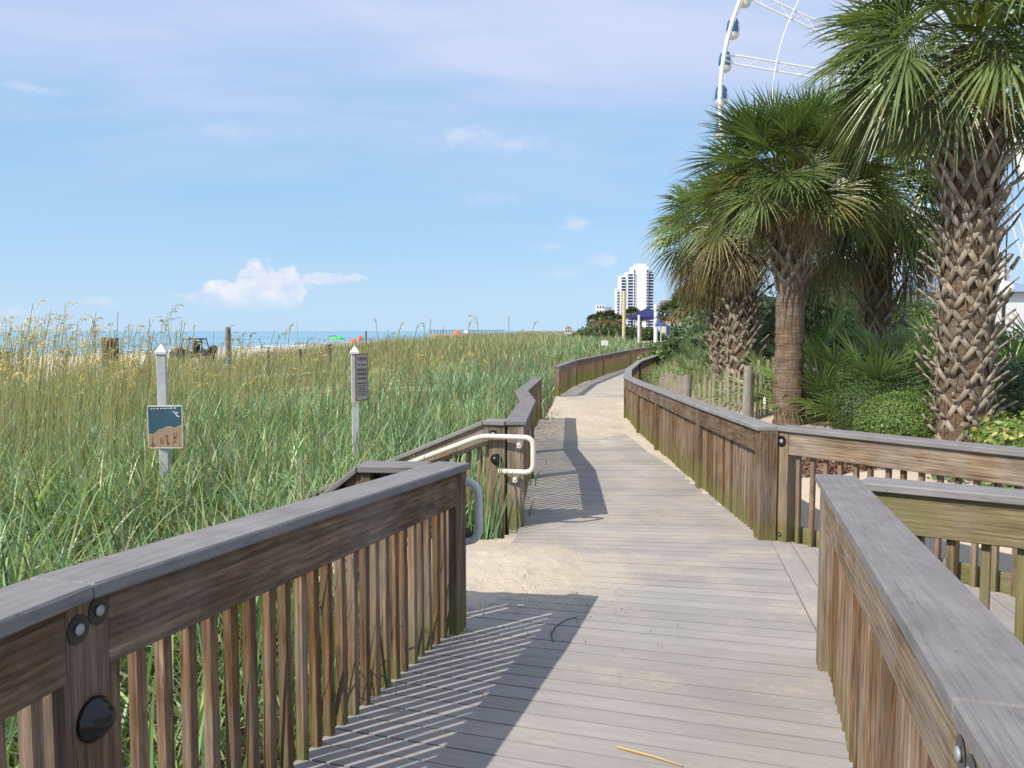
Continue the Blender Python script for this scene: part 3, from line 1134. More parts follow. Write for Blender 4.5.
# grey loop at the end of the near access rail
pe = Vector((nramp[0][0], nramp[0][1], 0)) - fn * 0.13
hr2 = handrail(r_near[0], [pe - xw * 1.3 + Vector((0, 0, 0.77 - 0.42 * 1.0)), pe - xw * 0.15 + Vector((0, 0, 0.79)), pe + xw * 0.235 + Vector((0, 0, 0.79)),
                           pe + xw * 0.235 + Vector((0, 0, 0.47)), pe + xw * 0.0 + Vector((0, 0, 0.47))], M['greypipe'], 0.0225)
ep = Vector((A[2][0], A[2][1], 0))
dA = dirs[-1].normalized()
add_dome(rA[1][2], ep + dA * 0.0705 + Vector((dA.y * 0.045, -dA.x * 0.045, 0.50)), dA, 0.055)
nA = Vector((dA.y, -dA.x, 0))
add_bolt(rA[1][2], ep + dA * 0.0705 + nA * 0.02 + Vector((0, 0, 0.80)), dA, 0.015)

rD = railing('wooden_railing', 'long brown railing curving along the landward edge of the walk past the palms', D, -1, wood_m=M['rail'], sp=0.098, cap_ext=(0.07, 0.05))
rD2 = railing('wooden_railing', 'straight railing of the side landing in front of the thick palm trunk', D2, 1, wood_m=M['rail2'], kick=True, sp=0.118, cap_ext=(0.068, 0.2))
dd = rD2[3][0].normalized()
nn = rD2[4][0]
c = rD2[2][0] + nn * 0.0705
add_bolt(rD2[1][0], c + Vector((0, 0, 0.785)) + dd * 0.01, nn, 0.022)
add_bolt(rD2[1][0], c + Vector((0, 0, 0.05)) + dd * 0.01, nn, 0.009)
rE = railing('wooden_railing', 'railing at the lower right with broad grey cap running toward the viewer', E, 1, wood_m=M['rail2'], sp=0.083, cap_ext=(0.092, 0.3))
c = rE[2][1]
dd = (rE[3][0].normalized() + rE[3][1].normalized()).normalized()
nn = Vector((dd.y, -dd.x, 0))
for k in (-0.035, 0.03):
    add_bolt(rE[1][1], c + nn * 0.0705 + dd * k + Vector((0, 0, 0.80 - 0.02 * k)), nn, 0.015)
rE2 = railing('wooden_railing', 'greenish mossy railing along the camera side of the side landing', E2, 1, wood_m=M['mossy'], bal_m=M['mossy'], posts=[1, 2], sp=0.125, kick=True, cap_ext=(0.06, 0.2))
rC = railing('wooden_railing', 'distant railing beyond the sand patch, curving right with the walk', C, 1, wood_m=M['rail2'], sp=0.125, detail=False)

# ---------------------------------------------------------------- grass
def blades(name, P, hgt, wid, bend, az, col, nseg, mat, tipcol=None, twist=None):
    """bend: how far the blade has turned from upright at its tip (radians)"""
    n = len(P)
    ts = np.linspace(0, 1, nseg + 1)
    dx, dy = np.cos(az), np.sin(az)
    V = np.zeros((n, nseg + 1, 2, 3), dtype=np.float32)
    C_ = np.zeros((n, nseg + 1, 2, 3), dtype=np.float32)
    ta = az + PI / 2 + (twist if twist is not None else rng.normal(0, 0.5, n))
    wx, wy = np.cos(ta), np.sin(ta)
    phi0 = np.minimum(0.2 * bend, 0.3) + np.abs(rng.normal(0, 0.24, n)) * np.minimum(bend / 0.3, 1)
    out = np.zeros(n)
    up = np.zeros(n)
    for k, t in enumerate(ts):
        if k:
            tm = t - 0.5 / nseg
            ph = phi0 + (bend - phi0) * tm ** 1.7
            out = out + hgt / nseg * np.sin(ph)
            up = up + hgt / nseg * np.cos(ph)
        w = wid * (1 - t ** 1.9) * (0.55 + 0.45 * min(1, t * 3 + 0.2)) * 0.5
        cx, cy, cz = P[:, 0] + dx * out, P[:, 1] + dy * out, P[:, 2] + up
        for s_, sg in ((0, -1), (1, 1)):
            V[:, k, s_, 0] = cx + sg * wx * w
            V[:, k, s_, 1] = cy + sg * wy * w
            V[:, k, s_, 2] = cz
        cc = col if tipcol is None else col * (1 - t ** 2) + tipcol * t ** 2
        C_[:, k, 0] = cc
        C_[:, k, 1] = cc
    idx = np.arange(n)[:, None] * (2 * (nseg + 1)) + (np.arange(nseg) * 2)[None, :]
    q = np.stack([idx, idx + 1, idx + 3, idx + 2], -1).reshape(-1)
    return V.reshape(-1, 3), q, C_.reshape(-1, 3)


def join_parts(parts):
    Vs, Qs, Cs, o = [], [], [], 0
    for V, q, c in parts:
        Vs.append(V)
        Qs.append(q + o)
        Cs.append(c)
        o += len(V)
    return np.concatenate(Vs), np.concatenate(Qs), np.concatenate(Cs)


GREENS = np.array([(0.20, 0.30, 0.115), (0.165, 0.285, 0.135), (0.27, 0.335, 0.12), (0.21, 0.32, 0.155), (0.15, 0.215, 0.08)])
DRYS = np.array([(0.40, 0.34, 0.18), (0.31, 0.265, 0.14), (0.48, 0.42, 0.26), (0.22, 0.18, 0.10)])
parts = []
for (r0, r1, dens, wd, nseg) in ((0.9, 4.5, 480, 0.0205, 7), (4.5, 9, 300, 0.0205, 6), (9, 17, 165, 0.021, 5), (17, 34, 68, 0.027, 3), (34, 75, 22, 0.05, 2), (75, 260, 2.2, 0.12, 2)):
    a0, a1 = math.radians(-50), math.radians(24)
    area = 0.5 * (a1 - a0) * (r1 * r1 - r0 * r0)
    n = int(area * dens)
    r = np.sqrt(rng.uniform(r0 * r0, r1 * r1, n))
    th = rng.uniform(a0, a1, n)
    x, y = r * np.sin(th), r * np.cos(th)
    fmv = field_mask(x, y)
    clump = vnoise(x, y, 0.4 if r1 < 20 else 1.5, 21)
    keep = (rng.uniform(0, 1, n) < fmv * (0.34 + 0.95 * clump))
    x, y = x[keep], y[keep]
    n = len(x)
    z = zterr(x, y)
    inl = xl(y) - x                                              # distance from the walk
    sea = npsmooth((inl - 2.8 - 2.4 * vnoise(x, y, 1.6, 25)) / 4.5) * (0.75 + 0.25 * npsmooth((y - 12) / 15))      # 0 broad green blades, 1 fine straw coloured stalks
    dry = np.clip(0.07 + 0.24 * npsmooth((y - 18) / 16) + 0.34 * sea + 1.0 * (vnoise(x, y, 2.0, 22) - 0.5) * (0.25 + sea), 0.02, 0.85)
    isdry = rng.uniform(0, 1, n) < dry * 0.8
    hg = (0.62 + 0.40 * vnoise(x, y, 1.5, 23)) * rng.uniform(0.5, 1.15, n) * (1 + 0.28 * sea * npsmooth((y - 13) / 6))
    edge = np.clip(inl / 0.5, 0.35, 1)
    hg = hg * np.where(y > 7, edge, 1.0)
    gi = rng.integers(0, len(GREENS), n)
    di = rng.integers(0, len(DRYS), n)
    col = np.where(isdry[:, None], DRYS[di], GREENS[gi])
    blu = npsmooth((vnoise(x, y, 3.0, 24) - 0.25) / 0.4)[:, None] * (1 - sea)[:, None] * (~isdry)[:, None]
    col = col * (1 - 0.75 * blu) + np.array((0.165, 0.30, 0.17)) * 0.75 * blu
    yel = (sea * npsmooth((vnoise(x, y, 1.8, 26) - 0.3) / 0.4))[:, None] * (~isdry)[:, None]
    col = col * (1 - 0.6 * yel) + np.array((0.235, 0.29, 0.115)) * 0.55 * yel
    col = col * np.exp(rng.normal(0.06, 0.38, n) + 0.5 * (vnoise(x, y, 1.1, 28) - 0.5))[:, None]
    tip = np.where((rng.uniform(0, 1, n) < 0.15 + 0.4 * sea)[:, None], DRYS[di] * 1.0, col)
    bend = np.abs(rng.normal(1.5 - 0.8 * sea, 0.7 - 0.15 * sea, n)) * np.where(isdry, 0.7, 1.0)
    az = rng.uniform(0, 2 * PI, n)
    az = np.where(rng.uniform(0, 1, n) < 0.25, 6.0 * vnoise(x, y, 1.3, 27) + rng.normal(0, 0.6, n), az)
    w = wd * rng.uniform(0.5, 1.35, n) * (1 - 0.45 * sea) * np.where(isdry, 0.65, 1.0)
    # keep blades out of the walk
    reach = hg * np.minimum(bend, 1.2) * 0.5
    bend = np.where((inl < reach + 0.05) & (np.cos(az) > -0.2) & (y > 0.5), np.minimum(bend, 0.2), bend)
    parts.append(blades('g', np.stack([x, y, z - 0.02], 1), hg, w, np.clip(bend, 0.03, 2.4), az, col, nseg, None, tip))
# weeds that come up along the foot of the kinked railing
n = 160
t_ = rng.uniform(0, 1, n)
yy = B[0][1] + 0.3 + (B[3][1] + 1.2 - B[0][1]) * t_ ** 0.8
xx = xl(yy) + np.abs(rng.normal(0.05, 0.07, n))
keep = rng.uniform(0, 1, n) < vnoise(xx, yy, 0.7, 33) ** 2 * 1.5 + 0.5 * (yy > B[3][1])
xx, yy = xx[keep], yy[keep]
n = len(xx)
parts.append(blades('g', np.stack([xx, yy, zpn(yy) - 0.01], 1), 0.22 * rng.uniform(0.3, 1.3, n), np.full(n, 0.014), np.abs(rng.normal(0.8, 0.4, n)), rng.uniform(0, 2 * PI, n),
                    GREENS[rng.integers(0, 5, n)] * 0.8, 4, None))
V, q, c = join_parts(parts)
print('grass verts', len(V))
tag(npmesh('dune_grass', V, q, 4, M['grass'], c), 'dense green and straw coloured dune grass left of the boardwalk', 'grass', kind='stuff')


# sea oats: tall stalks with drooping seed heads
def sea_oats():
    mbV, mbQ, mbC, o = [], [], [], 0
    pts = []
    tries = 0
    while len(pts) < 1600 and tries < 120000:
        tries += 1
        r = math.sqrt(RND.uniform(7.5 ** 2, 42 ** 2)) if RND.random() < 0.45 else RND.uniform(7.5, 22)
        th = math.radians(RND.uniform(-46, 4))
        x, y = r * math.sin(th), r * math.cos(th)
        lf = min(max((-x / y - 0.36) / 0.22, 0), 1)
        wgt = (0.36 + 0.64 * lf) if x < -4 else (0.2 if x < -2 else 0.06)
        if RND.random() > wgt * float(field_mask(x, y)):
            continue
        pts.append((x, y))
    for (x, y) in pts:
        z = zt(x, y)
        left = min(max((-x / y - 0.40) / 0.22, 0), 1)
        top = 1.6 + y * (RND.uniform(-0.05, 0.036) if RND.random() < 0.2 + 0.75 * left else RND.uniform(-0.09, -0.012))
        hg = min(max(top - z, 0.8), RND.uniform(1.5, 2.15))
        az = RND.gauss(0.2, 0.9)
        lean = RND.uniform(0.03, 0.2)
        wd = max(0.005, 0.0007 * y)
        n = 6
        stem = []
        for k in range(n + 1):
            t = k / n
            stem.append((x + math.cos(az) * lean * hg * t * t, y + math.sin(az) * lean * hg * t * t, z + hg * t))
        g = (0.36, 0.33, 0.14) if RND.random() < 0.6 else (0.2, 0.22, 0.09)
        ring = []
        for (a, b_, c_) in stem:
            mbV += [(a - wd / 2, b_, c_), (a + wd / 2, b_, c_)]
            mbC += [g, g]
        for k in range(n):
            i = o + 2 * k
            mbQ += [i, i + 1, i + 3, i + 2]
        o += 2 * (n + 1)
        # seed head
        if RND.random() < 0.75:
            tip = Vector(stem[-1])
            yel = RND.random() < 0.25 + 0.5 * left
            sc = (0.60, 0.47, 0.13) if yel else ((0.33, 0.26, 0.13) if RND.random() < 0.7 else (0.22, 0.2, 0.09))
            hl = RND.uniform(0.2, 0.42)
            for k in range(22):
                t = k / 21
                q_ = tip + Vector((math.cos(az) * hl * (0.55 * t), math.sin(az) * hl * 0.55 * t, hl * (0.75 * t - 0.65 * t * t) - 0.3 * hl * (1 - t)))
                ln = RND.uniform(0.022, 0.045)
                ww = max(0.007, 0.0009 * y)
                a_ = RND.uniform(0, 2 * PI)
                dv = Vector((math.cos(a_) * 0.5, math.sin(a_) * 0.3, -RND.uniform(0.2, 1))).normalized() * ln
                if t < 0.5 and RND.random() < 0.5:
                    dv.z = abs(dv.z)
                wv = Vector((ww / 2, 0, 0))
                md = q_ + dv * 0.5
                mbV += [tuple(q_), tuple(md + wv), tuple(q_ + dv), tuple(md - wv)]
                s2 = RND.uniform(0.8, 1.25)
                mbC += [(sc[0] * s2, sc[1] * s2, sc[2] * s2)] * 4
                mbQ += [o, o + 1, o + 2, o + 3]
                o += 4
    ob = npmesh('sea_oats', np.array(mbV), np.array(mbQ), 4, M['grass'], np.array(mbC))
    tag(ob, 'tall straw coloured sea oats with seed heads rising above the dune grass', 'sea oats', kind='stuff')


sea_oats()

# grass and weeds of the planted strip, right of the walk
parts = []
for (dens, y0, y1, x1, wd, hh) in ((210, 12.6, 22, 7, 0.015, 0.55), (90, 22, 45, 16, 0.028, 0.8)):
    n = int(dens * (y1 - y0) * x1)
    y = rng.uniform(y0, y1, n)
    x = xr(y) + 0.12 + rng.uniform(0, x1, n)
    dens_m = 0.35 + 0.9 * vnoise(x, y, 1.1, 31)
    open_s = npsmooth((1 - ((x - 3.7) / 1.0) ** 2 - ((y - 12.3) / 1.2) ** 2) / 0.5)
    by_fence = npsmooth((1.3 - np.abs(y - (13.6 - 0.5 * (x - 2.9)))) / 0.5) * 0.8 * (y < 15)
    keep = rng.uniform(0, 1, n) < dens_m * (1 - open_s) * (1 - by_fence)
    x, y = x[keep], y[keep]
    n = len(x)
    col = GREENS[rng.integers(0, 5, n)] * rng.uniform(0.8, 1.3, n)[:, None]
    dr = rng.uniform(0, 1, n) < 0.35
    col = np.where(dr[:, None], DRYS[rng.integers(0, 4, n)], col)
    parts.append(blades('g', np.stack([x, y, zterr(x, y) - 0.02], 1), hh * rng.uniform(0.4, 1.2, n), wd * rng.uniform(0.6, 1.3, n), np.abs(rng.normal(0.4, 0.25, n)),
                        rng.uniform(0, 2 * PI, n), col, 4, None))
# some grass outside the lower right railing
n = 900
x = rng.uniform(1.5, 3.6, n)
y = rng.uniform(0.3, 3.2, n)
keep = (y < 3.3 - 0.58 * (x - 1.8)) & (x > 0.62 + 0.24 * y + 0.35)
x, y = x[keep], y[keep]
n = len(x)
parts.append(blades('g', np.stack([x, y, np.full(n, -0.26)], 1), 0.42 * rng.uniform(0.4, 1.2, n), 0.01 * rng.uniform(0.6, 1.3, n), np.abs(rng.normal(0.4, 0.25, n)),
                    rng.uniform(0, 2 * PI, n), GREENS[rng.integers(0, 5, n)] * 1.3, 4, None))
V, q, c = join_parts(parts)
tag(npmesh('bed_grass', V, q, 4, M['grass'], c), 'green grass and weeds in the planted strip under the palms', 'grass', kind='stuff')


# ---------------------------------------------------------------- palms
def frond(out, origin, az, elev, pet, rad, droop, col, nseg=34, stiff=0.5, fold=0.25, spread=112, sections=5, wmul=1.0, hangk=0.9):
    """fan leaf: petiole plus pleated segments. out = (V,Q,C) lists of triangles-quads"""
    V, Q, C_ = out
    ex = Vector((math.cos(az) * math.cos(elev), math.sin(az) * math.cos(elev), math.sin(elev)))
    ey = Vector((-math.sin(az), math.cos(az), 0))
    ez = ex.cross(ey) * -1
    ez = ey.cross(ex) * -1 if ez.z < 0 else ez
    # petiole: sags a little
    tip = None
    np_ = 5
    pts = []
    for k in range(np_ + 1):
        t = k / np_
        p = Vector(origin) + ex * pet * t - Vector((0, 0, 1)) * droop * 0.16 * pet * t * t
        pts.append(p)
    tip = pts[-1]
    pc = (col[0] * 1.25 + 0.02, col[1] * 1.15 + 0.01, col[2] * 1.0)
    for k in range(np_):
        w0, w1 = 0.022 - 0.010 * k / np_, 0.022 - 0.010 * (k + 1) / np_
        i = len(V)
        V += [tuple(pts[k] - ey * w0), tuple(pts[k] + ey * w0 * 1.0), tuple(pts[k + 1] + ey * w1), tuple(pts[k + 1] - ey * w1)]
        C_ += [pc] * 4
        Q.append((i, i + 1, i + 2, i + 3))
    d = (pts[-1] - pts[-2]).normalized()
    # the blade hangs from the tip of its stalk and is turned a little to one side
    ez = d.cross(ey)
    if ez.z < 0 and abs(elev) < 1.4:
        ez = -ez
    hang = RND.uniform(0.15, 1.0) * hangk
    ex = (d * math.cos(hang) - ez * math.sin(hang)).normalized()
    ez = (ez * math.cos(hang) + d * math.sin(hang)).normalized()
    roll = RND.gauss(0, 0.5)
    ey, ez = ey * math.cos(roll) + ez * math.sin(roll), ez * math.cos(roll) - ey * math.sin(roll)
    dth = math.radians(2 * spread / nseg)
    for s in range(nseg):
        th = math.radians(-spread) + (s + 0.5) * dth + RND.uniform(-0.25, 0.25) * dth
        rel = min(1.0, abs(th) / math.radians(spread))
        ln = rad * (0.62 + 0.38 * math.cos(th * 0.7)) * RND.uniform(0.86, 1.08)
        b0 = tip + ex * (0.22 * rad * (1 - rel) ** 1.2)
        # recurved costa: fan folds back around the midrib
        dv = (ex * math.cos(th) + ey * math.sin(th) + ez * (fold * (rel ** 1.5) + RND.gauss(0, 0.07))).normalized()
        sidev = dv.cross(ez).normalized()
        nrm = sidev.cross(dv)
        dr = droop * RND.uniform(0.6, 1.4)
        seglast = None
        cc = RND.uniform(0.78, 1.25)
        sc = (col[0] * cc, col[1] * cc, col[2] * cc)
        tipcol = (0.30, 0.25, 0.12) if RND.random() < 0.6 else sc
        bend_end = RND.random() < 0.35
        for k in range(sections + 1):
            t = k / sections
            t2 = t
            p = b0 + dv * ln * t2
            g = dr * ln * (0.55 * max(0, t - 0.25) ** 1.8)
            if bend_end:
                g += ln * 0.35 * max(0, t - 0.6) ** 1.3 * (1.2 - stiff)
            p = p - Vector((0, 0, 1)) * g
            fused = min(t / 0.42, 1.0)
            w = math.tan(dth * 0.5) * ln * 0.42 * fused * (1.0 if t < 0.42 else max(0.0, 1 - ((t - 0.42) / 0.58) ** 1.1)) * wmul
            w = max(w, 0.0012)
            pl = nrm * (-0.9 * w)
            i = len(V)
            V += [tuple(p - sidev * w), tuple(p + pl), tuple(p + sidev * w)]
            C_ += [sc if t < 0.95 else tipcol] * 3
            if seglast is not None:
                j = seglast
                Q.append((j, j + 1, i + 1, i))
                Q.append((j + 1, j + 2, i + 2, i + 1))
            seglast = i


def flush(out, name, mat, parent):
    V, Q, C_ = out
    return npmesh(name, np.array(V), np.array(Q, dtype=np.int32).ravel(), 4, mat, np.array(C_), parent=parent)


def strip_box(out, p0, p1, side, nrm, w0, w1, th, col):
    """thin tapered slab from p0 to p1"""
    V, Q, C_ = out
    i = len(V)
    for p, w in ((p0, w0), (p1, w1)):
        V += [tuple(p - side * w - nrm * th), tuple(p + side * w - nrm * th), tuple(p + side * w + nrm * th), tuple(p - side * w + nrm * th)]
    C_ += [col] * 8
    for a, b_ in ((0, 1), (1, 2), (2, 3), (3, 0)):
        Q.append((i + a, i + b_, i + 4 + b_, i + 4 + a))
    Q.append((i + 4, i + 5, i + 6, i + 7))
    Q.append((i, i + 3, i + 2, i + 1))


def boots(out, cx, cy, z0, z1, rfun, n, scale, zstart=0.0, lean=(0, 0)):
    """criss-cross leaf bases left on a cabbage palm trunk"""
    ga = 2.39996
    for k in range(n):
        t = (k + 0.5) / n
        a = k * ga + RND.uniform(-0.12, 0.12)
        z = z0 + (z1 - z0) * t
        rr = rfun(t)
        R_ = Vector((math.cos(a), math.sin(a), 0))
        T_ = Vector((-math.sin(a), math.cos(a), 0))
        Zu = Vector((0, 0, 1))
        c0 = Vector((cx + lean[0] * t, cy + lean[1] * t, z))
        J = c0 + R_ * (rr + 0.055 * scale)
        br = RND.uniform(0.72, 1.15)
        br *= 1.0 - 0.25 * (t > 0.85)
        col = (0.31 * br, 0.262 * br, 0.205 * br)
        up = RND.uniform(0.75, 1.05) + 0.25 * t
        d = (R_ * 0.95 + Zu * up + T_ * RND.uniform(-0.25, 0.25)).normalized()
        ln = scale * RND.uniform(0.13, 0.36) * (1 + 0.25 * (t > 0.6))
        nr_ = d.cross(T_).normalized()
        d2 = (d + T_ * RND.gauss(0, 0.25) + Zu * RND.gauss(0.0, 0.22)).normalized()
        mid = J + d * ln * 0.5
        tip = mid + d2 * ln * 0.5
        wj = RND.uniform(0.75, 1.25)
        strip_box(out, J - d * 0.03 * scale, mid, T_, nr_, 0.030 * scale * wj, 0.023 * scale * wj, 0.009 * scale, col)
        tw = (T_ + nr_ * RND.gauss(0, 0.4)).normalized()
        if RND.random() < 0.3:
            for sg in (-1, 1):
                strip_box(out, mid + T_ * sg * 0.011 * scale, tip + T_ * sg * 0.02 * scale - d2 * ln * RND.uniform(0, 0.25), tw, nr_, 0.011 * scale, 0.004 * scale, 0.006 * scale, col)
        else:
            strip_box(out, mid, tip, tw, nr_, 0.023 * scale * wj, 0.012 * scale * wj, 0.007 * scale, tuple(c_ * 0.92 for c_ in col))
        for _ in range(2):
            f0_ = J + T_ * RND.uniform(-0.09, 0.09) * scale - Zu * RND.uniform(0, 0.12) * scale - R_ * 0.02
            f1_ = f0_ + Vector((RND.gauss(0, 0.03), RND.gauss(0, 0.03), -RND.uniform(0.06, 0.2))) * scale + R_ * 0.03
            strip_box(out, f0_, f1_, T_, R_, 0.004 * scale, 0.002, 0.002, (0.22 * br, 0.15 * br, 0.09 * br))
        lf_ = RND.uniform(0.85, 1.1)
        for sg in (-1, 1):
            a2 = a + sg * 0.118 * scale / rr
            R2 = Vector((math.cos(a2), math.sin(a2), 0))
            foot = c0 + R2 * (rr + 0.0) - Zu * 0.21 * scale
            dd_ = (foot - J).normalized()
            nn_ = (R_ + R2).normalized()
            nn_ = (nn_ - dd_ * nn_.dot(dd_)).normalized()
            sd = dd_.cross(nn_)
            strip_box(out, J, foot, sd, nn_, 0.027 * scale, 0.031 * scale, 0.010 * scale, tuple(x * lf_ for x in col))


M['fiber'] = None


def make_fiber():
    m, nt, b = material('rusty palm fibre')
    geo = nt.new('ShaderNodeNewGeometry')
    pos = geo.outputs['Position']
    n = nt.noise(nt.mapping(pos, (14, 14, 40)), 1.0, 5, 0.65)
    n2 = nt.noise(pos, 5.0, 3)
    c = nt.ramp(n, [(0.3, (0.07, 0.045, 0.03)), (0.55, (0.165, 0.105, 0.065)), (0.8, (0.27, 0.195, 0.135))])
    c = nt.mix(nt.smooth(n2, 0.45, 0.65), c, (0.16, 0.125, 0.09))
    nt.l.new(c, b.inputs['Base Color'])
    b.inputs['Roughness'].default_value = 0.95
    bump(nt, b, n, 0.8, 0.03)
    return m


def make_trunk_mat():
    m, nt, b = material('smooth palm bark')
    geo = nt.new('ShaderNodeNewGeometry')
    pos = geo.outputs['Position']
    n = nt.noise(nt.mapping(pos, (3, 3, 38)), 1.0, 6, 0.65, 0.4)
    n2 = nt.noise(nt.mapping(pos, (26, 26, 6)), 1.0, 4, 0.6)
    n3 = nt.noise(pos, 3.0, 4, 0.6)
    c = nt.ramp(n, [(0.28, (0.075, 0.045, 0.027)), (0.5, (0.175, 0.112, 0.07)), (0.75, (0.28, 0.20, 0.135))])
    c = nt.mix(0.8, c, nt.ramp(n2, [(0.3, 0.65), (0.6, 1.15)]), 'MULTIPLY')
    c = nt.mix(nt.math('MULTIPLY', nt.smooth(n3, 0.45, 0.65), 0.5), c, (0.28, 0.24, 0.2))
    nt.l.new(c, b.inputs['Base Color'])
    b.inputs['Roughness'].default_value = 0.9
    bump(nt, b, nt.math('ADD', n, nt.math('MULTIPLY', n2, 0.7)), 1.0, 0.03)
    return m


M['fiber'] = make_fiber()
M['trunk'] = make_trunk_mat()


def palm(label, x, y, z0, ztop, r0, r1, boots_n, boot_scale, fr, lean=(0, 0), seed=1):
    """fr: dict(n, pet, rad, zc, elo, ehi, dead, deadlen)"""
    global RND
    keep = RND
    RND = random.Random(seed)
    root = thing('palm_tree', (x, y, z0), label, 'palm tree', 'cabbage palms beside the boardwalk')
    t = MB()
    ns = 26 if boots_n else 60
    pts, rs = [], []
    for k in range(ns + 1):
        s = k / ns
        pts.append((x + lean[0] * s, y + lean[1] * s, z0 - 0.15 + (max(ztop + 0.25, fr['zc']) - z0 + 0.15) * s))
        flare = 0.12 * math.exp(-s * 9) * r0
        rs.append((r0 + (r1 - r0) * s) + flare + RND.uniform(-0.012, 0.012) * r0 / 0.2)
    t.tube(pts, rs, 26)
    if boots_n == 0:
        for i_, p_ in enumerate(t.v):
            k_ = 1 + RND.gauss(0, 0.018)
            c_ = pts[i_ // 26]
            t.v[i_] = (c_[0] + (p_[0] - c_[0]) * k_, c_[1] + (p_[1] - c_[1]) * k_, p_[2] + RND.gauss(0, 0.01))
    trunk = t.build('trunk', M['trunk'] if boots_n == 0 else M['fiber'], root, smooth=True)
    if boots_n:
        out = ([], [], [])
        boots(out, x, y, z0 + 0.18, ztop + 0.12, lambda s: r0 + (r1 - r0) * s, boots_n, boot_scale, lean=lean)
        flush(out, 'leaf_bases', M['bark'], trunk)
    else:
        out = ([], [], [])
        boots(out, x + lean[0], y + lean[1], ztop - 0.1, fr['zc'] + 0.05, lambda s: r1 * (1.0 + 0.3 * s), 56, 1.15)
        flush(out, 'leaf_bases', M['bark'], trunk)
    out = ([], [], [])
    n = fr['n']
    cx, cy = x + lean[0], y + lean[1]
    for k in range(n):
        s = (k + 0.5) / n                      # 0 young and upright, 1 old and hanging
        az = k * 2.39996 + RND.uniform(-0.25, 0.25)
        el = fr['ehi'] + (fr['elo'] - fr['ehi']) * s ** 0.85 + RND.uniform(-0.12, 0.12)
        o = Vector((cx + math.cos(az) * r1 * 0.8, cy + math.sin(az) * r1 * 0.8, fr['zc'] + 0.25 * (1 - s)))
        g = RND.uniform(0.8, 1.2)
        young = (0.165, 0.245, 0.07)
        old = (0.14, 0.19, 0.072)
        col = tuple((a * (1 - s) + b_ * s) * g for a, b_ in zip(young, old))
        if RND.random() < fr.get('yel', 0.1) * s:
            col = (0.2, 0.19, 0.06)
        size = RND.uniform(0.85, 1.1) * (0.75 if s < 0.12 else 1.0)
        frond(out, o, az, el, fr['pet'] * size * RND.uniform(0.8, 1.15), fr['rad'] * size, fr.get('droop', 0.75) * (0.55 + 0.6 * s), col,
              nseg=fr.get('nseg', 36), fold=0.35, sections=fr.get('sec', 5), hangk=0.25 + 0.6 * s)
    flush(out, 'crown', M['leaf'], root)
    if fr.get('dead', 0):
        out = ([], [], [])
        for k in range(fr['dead']):
            az = RND.uniform(0, 2 * PI)
            if 'dead_az' in fr and RND.random() < 0.7:
                az = fr['dead_az'] + RND.gauss(0, 0.7)
            el = RND.uniform(-1.25, -0.35)
            g = RND.uniform(0.7, 1.25)
            base = (0.33, 0.26, 0.175) if RND.random() < 0.7 else (0.22, 0.19, 0.08)
            o = Vector((cx + math.cos(az) * r1 * 1.0, cy + math.sin(az) * r1 * 1.0, fr['zc'] - RND.uniform(0.0, 0.3)))
            ds = fr.get('deadshort', 1.0)
            frond(out, o, az, el, fr['pet'] * RND.uniform(0.5, 0.95) * ds, fr['rad'] * RND.uniform(0.6, 0.9) * ds, 1.3, tuple(b_ * g for b_ in base),
                  nseg=24, fold=0.6, spread=70, sections=4, wmul=0.8)
        flush(out, 'dead_fronds', M['dry'], root)
    RND = keep
    return root


def px_at(px, d):
    return (px - 512) / F * d


p1 = at_depth(961, 460, 9.0)
palm('large palm at the frame edge with thick trunk of criss-crossed leaf stubs', p1.x, 9.0, 0.16, 3.9, 0.255, 0.26, 165, 1.0,
     dict(n=112, pet=0.80, rad=0.84, zc=4.68, ehi=1.45, elo=-0.5, yel=0.03, dead=0, droop=0.5, nseg=36), seed=5)
palm('palm with smooth brown trunk and bushy green crown behind the junction post', px_at(790, 11.5), 11.5, zt(px_at(790, 11.5), 11.5), 2.5, 0.205, 0.18, 0, 1.0,
     dict(n=100, pet=0.62, rad=0.72, zc=3.66, ehi=1.5, elo=-0.36, dead=22, deadshort=0.7, droop=0.28, nseg=40), lean=(-0.03, 0), seed=8)
palm('palm with stubbed trunk and brown dead fronds hanging over the sand fence', px_at(741, 15), 15.0, zt(px_at(741, 15), 15), 2.95, 0.225, 0.23, 84, 1.12,
     dict(n=34, pet=0.5, rad=0.72, zc=3.5, ehi=1.4, elo=-0.1, dead=44, dead_az=PI, deadshort=0.95, nseg=28, droop=0.8), seed=13)
palm('slimmer pale palm trunk with mixed dead and green fronds, furthest of the fenced pair', px_at(722, 17.5), 17.5, zt(px_at(722, 17.5), 17.5), 3.2, 0.19, 0.2, 84, 1.0,
     dict(n=44, pet=0.8, rad=0.78, zc=3.75, ehi=1.4, elo=-0.15, dead=44, dead_az=PI, deadshort=1.0, nseg=26, droop=0.8), lean=(-0.1, 0), seed=17)
palm('shaded palm with dark crown standing between smooth trunk and stubbed trunk', px_at(880, 14), 14.0, zt(px_at(880, 14), 14), 2.7, 0.22, 0.24, 50, 0.9,
     dict(n=90, pet=0.95, rad=0.9, zc=3.9, ehi=1.45, elo=-0.6, dead=24, nseg=32, droop=0.8), lean=(-0.15, 0), seed=23)


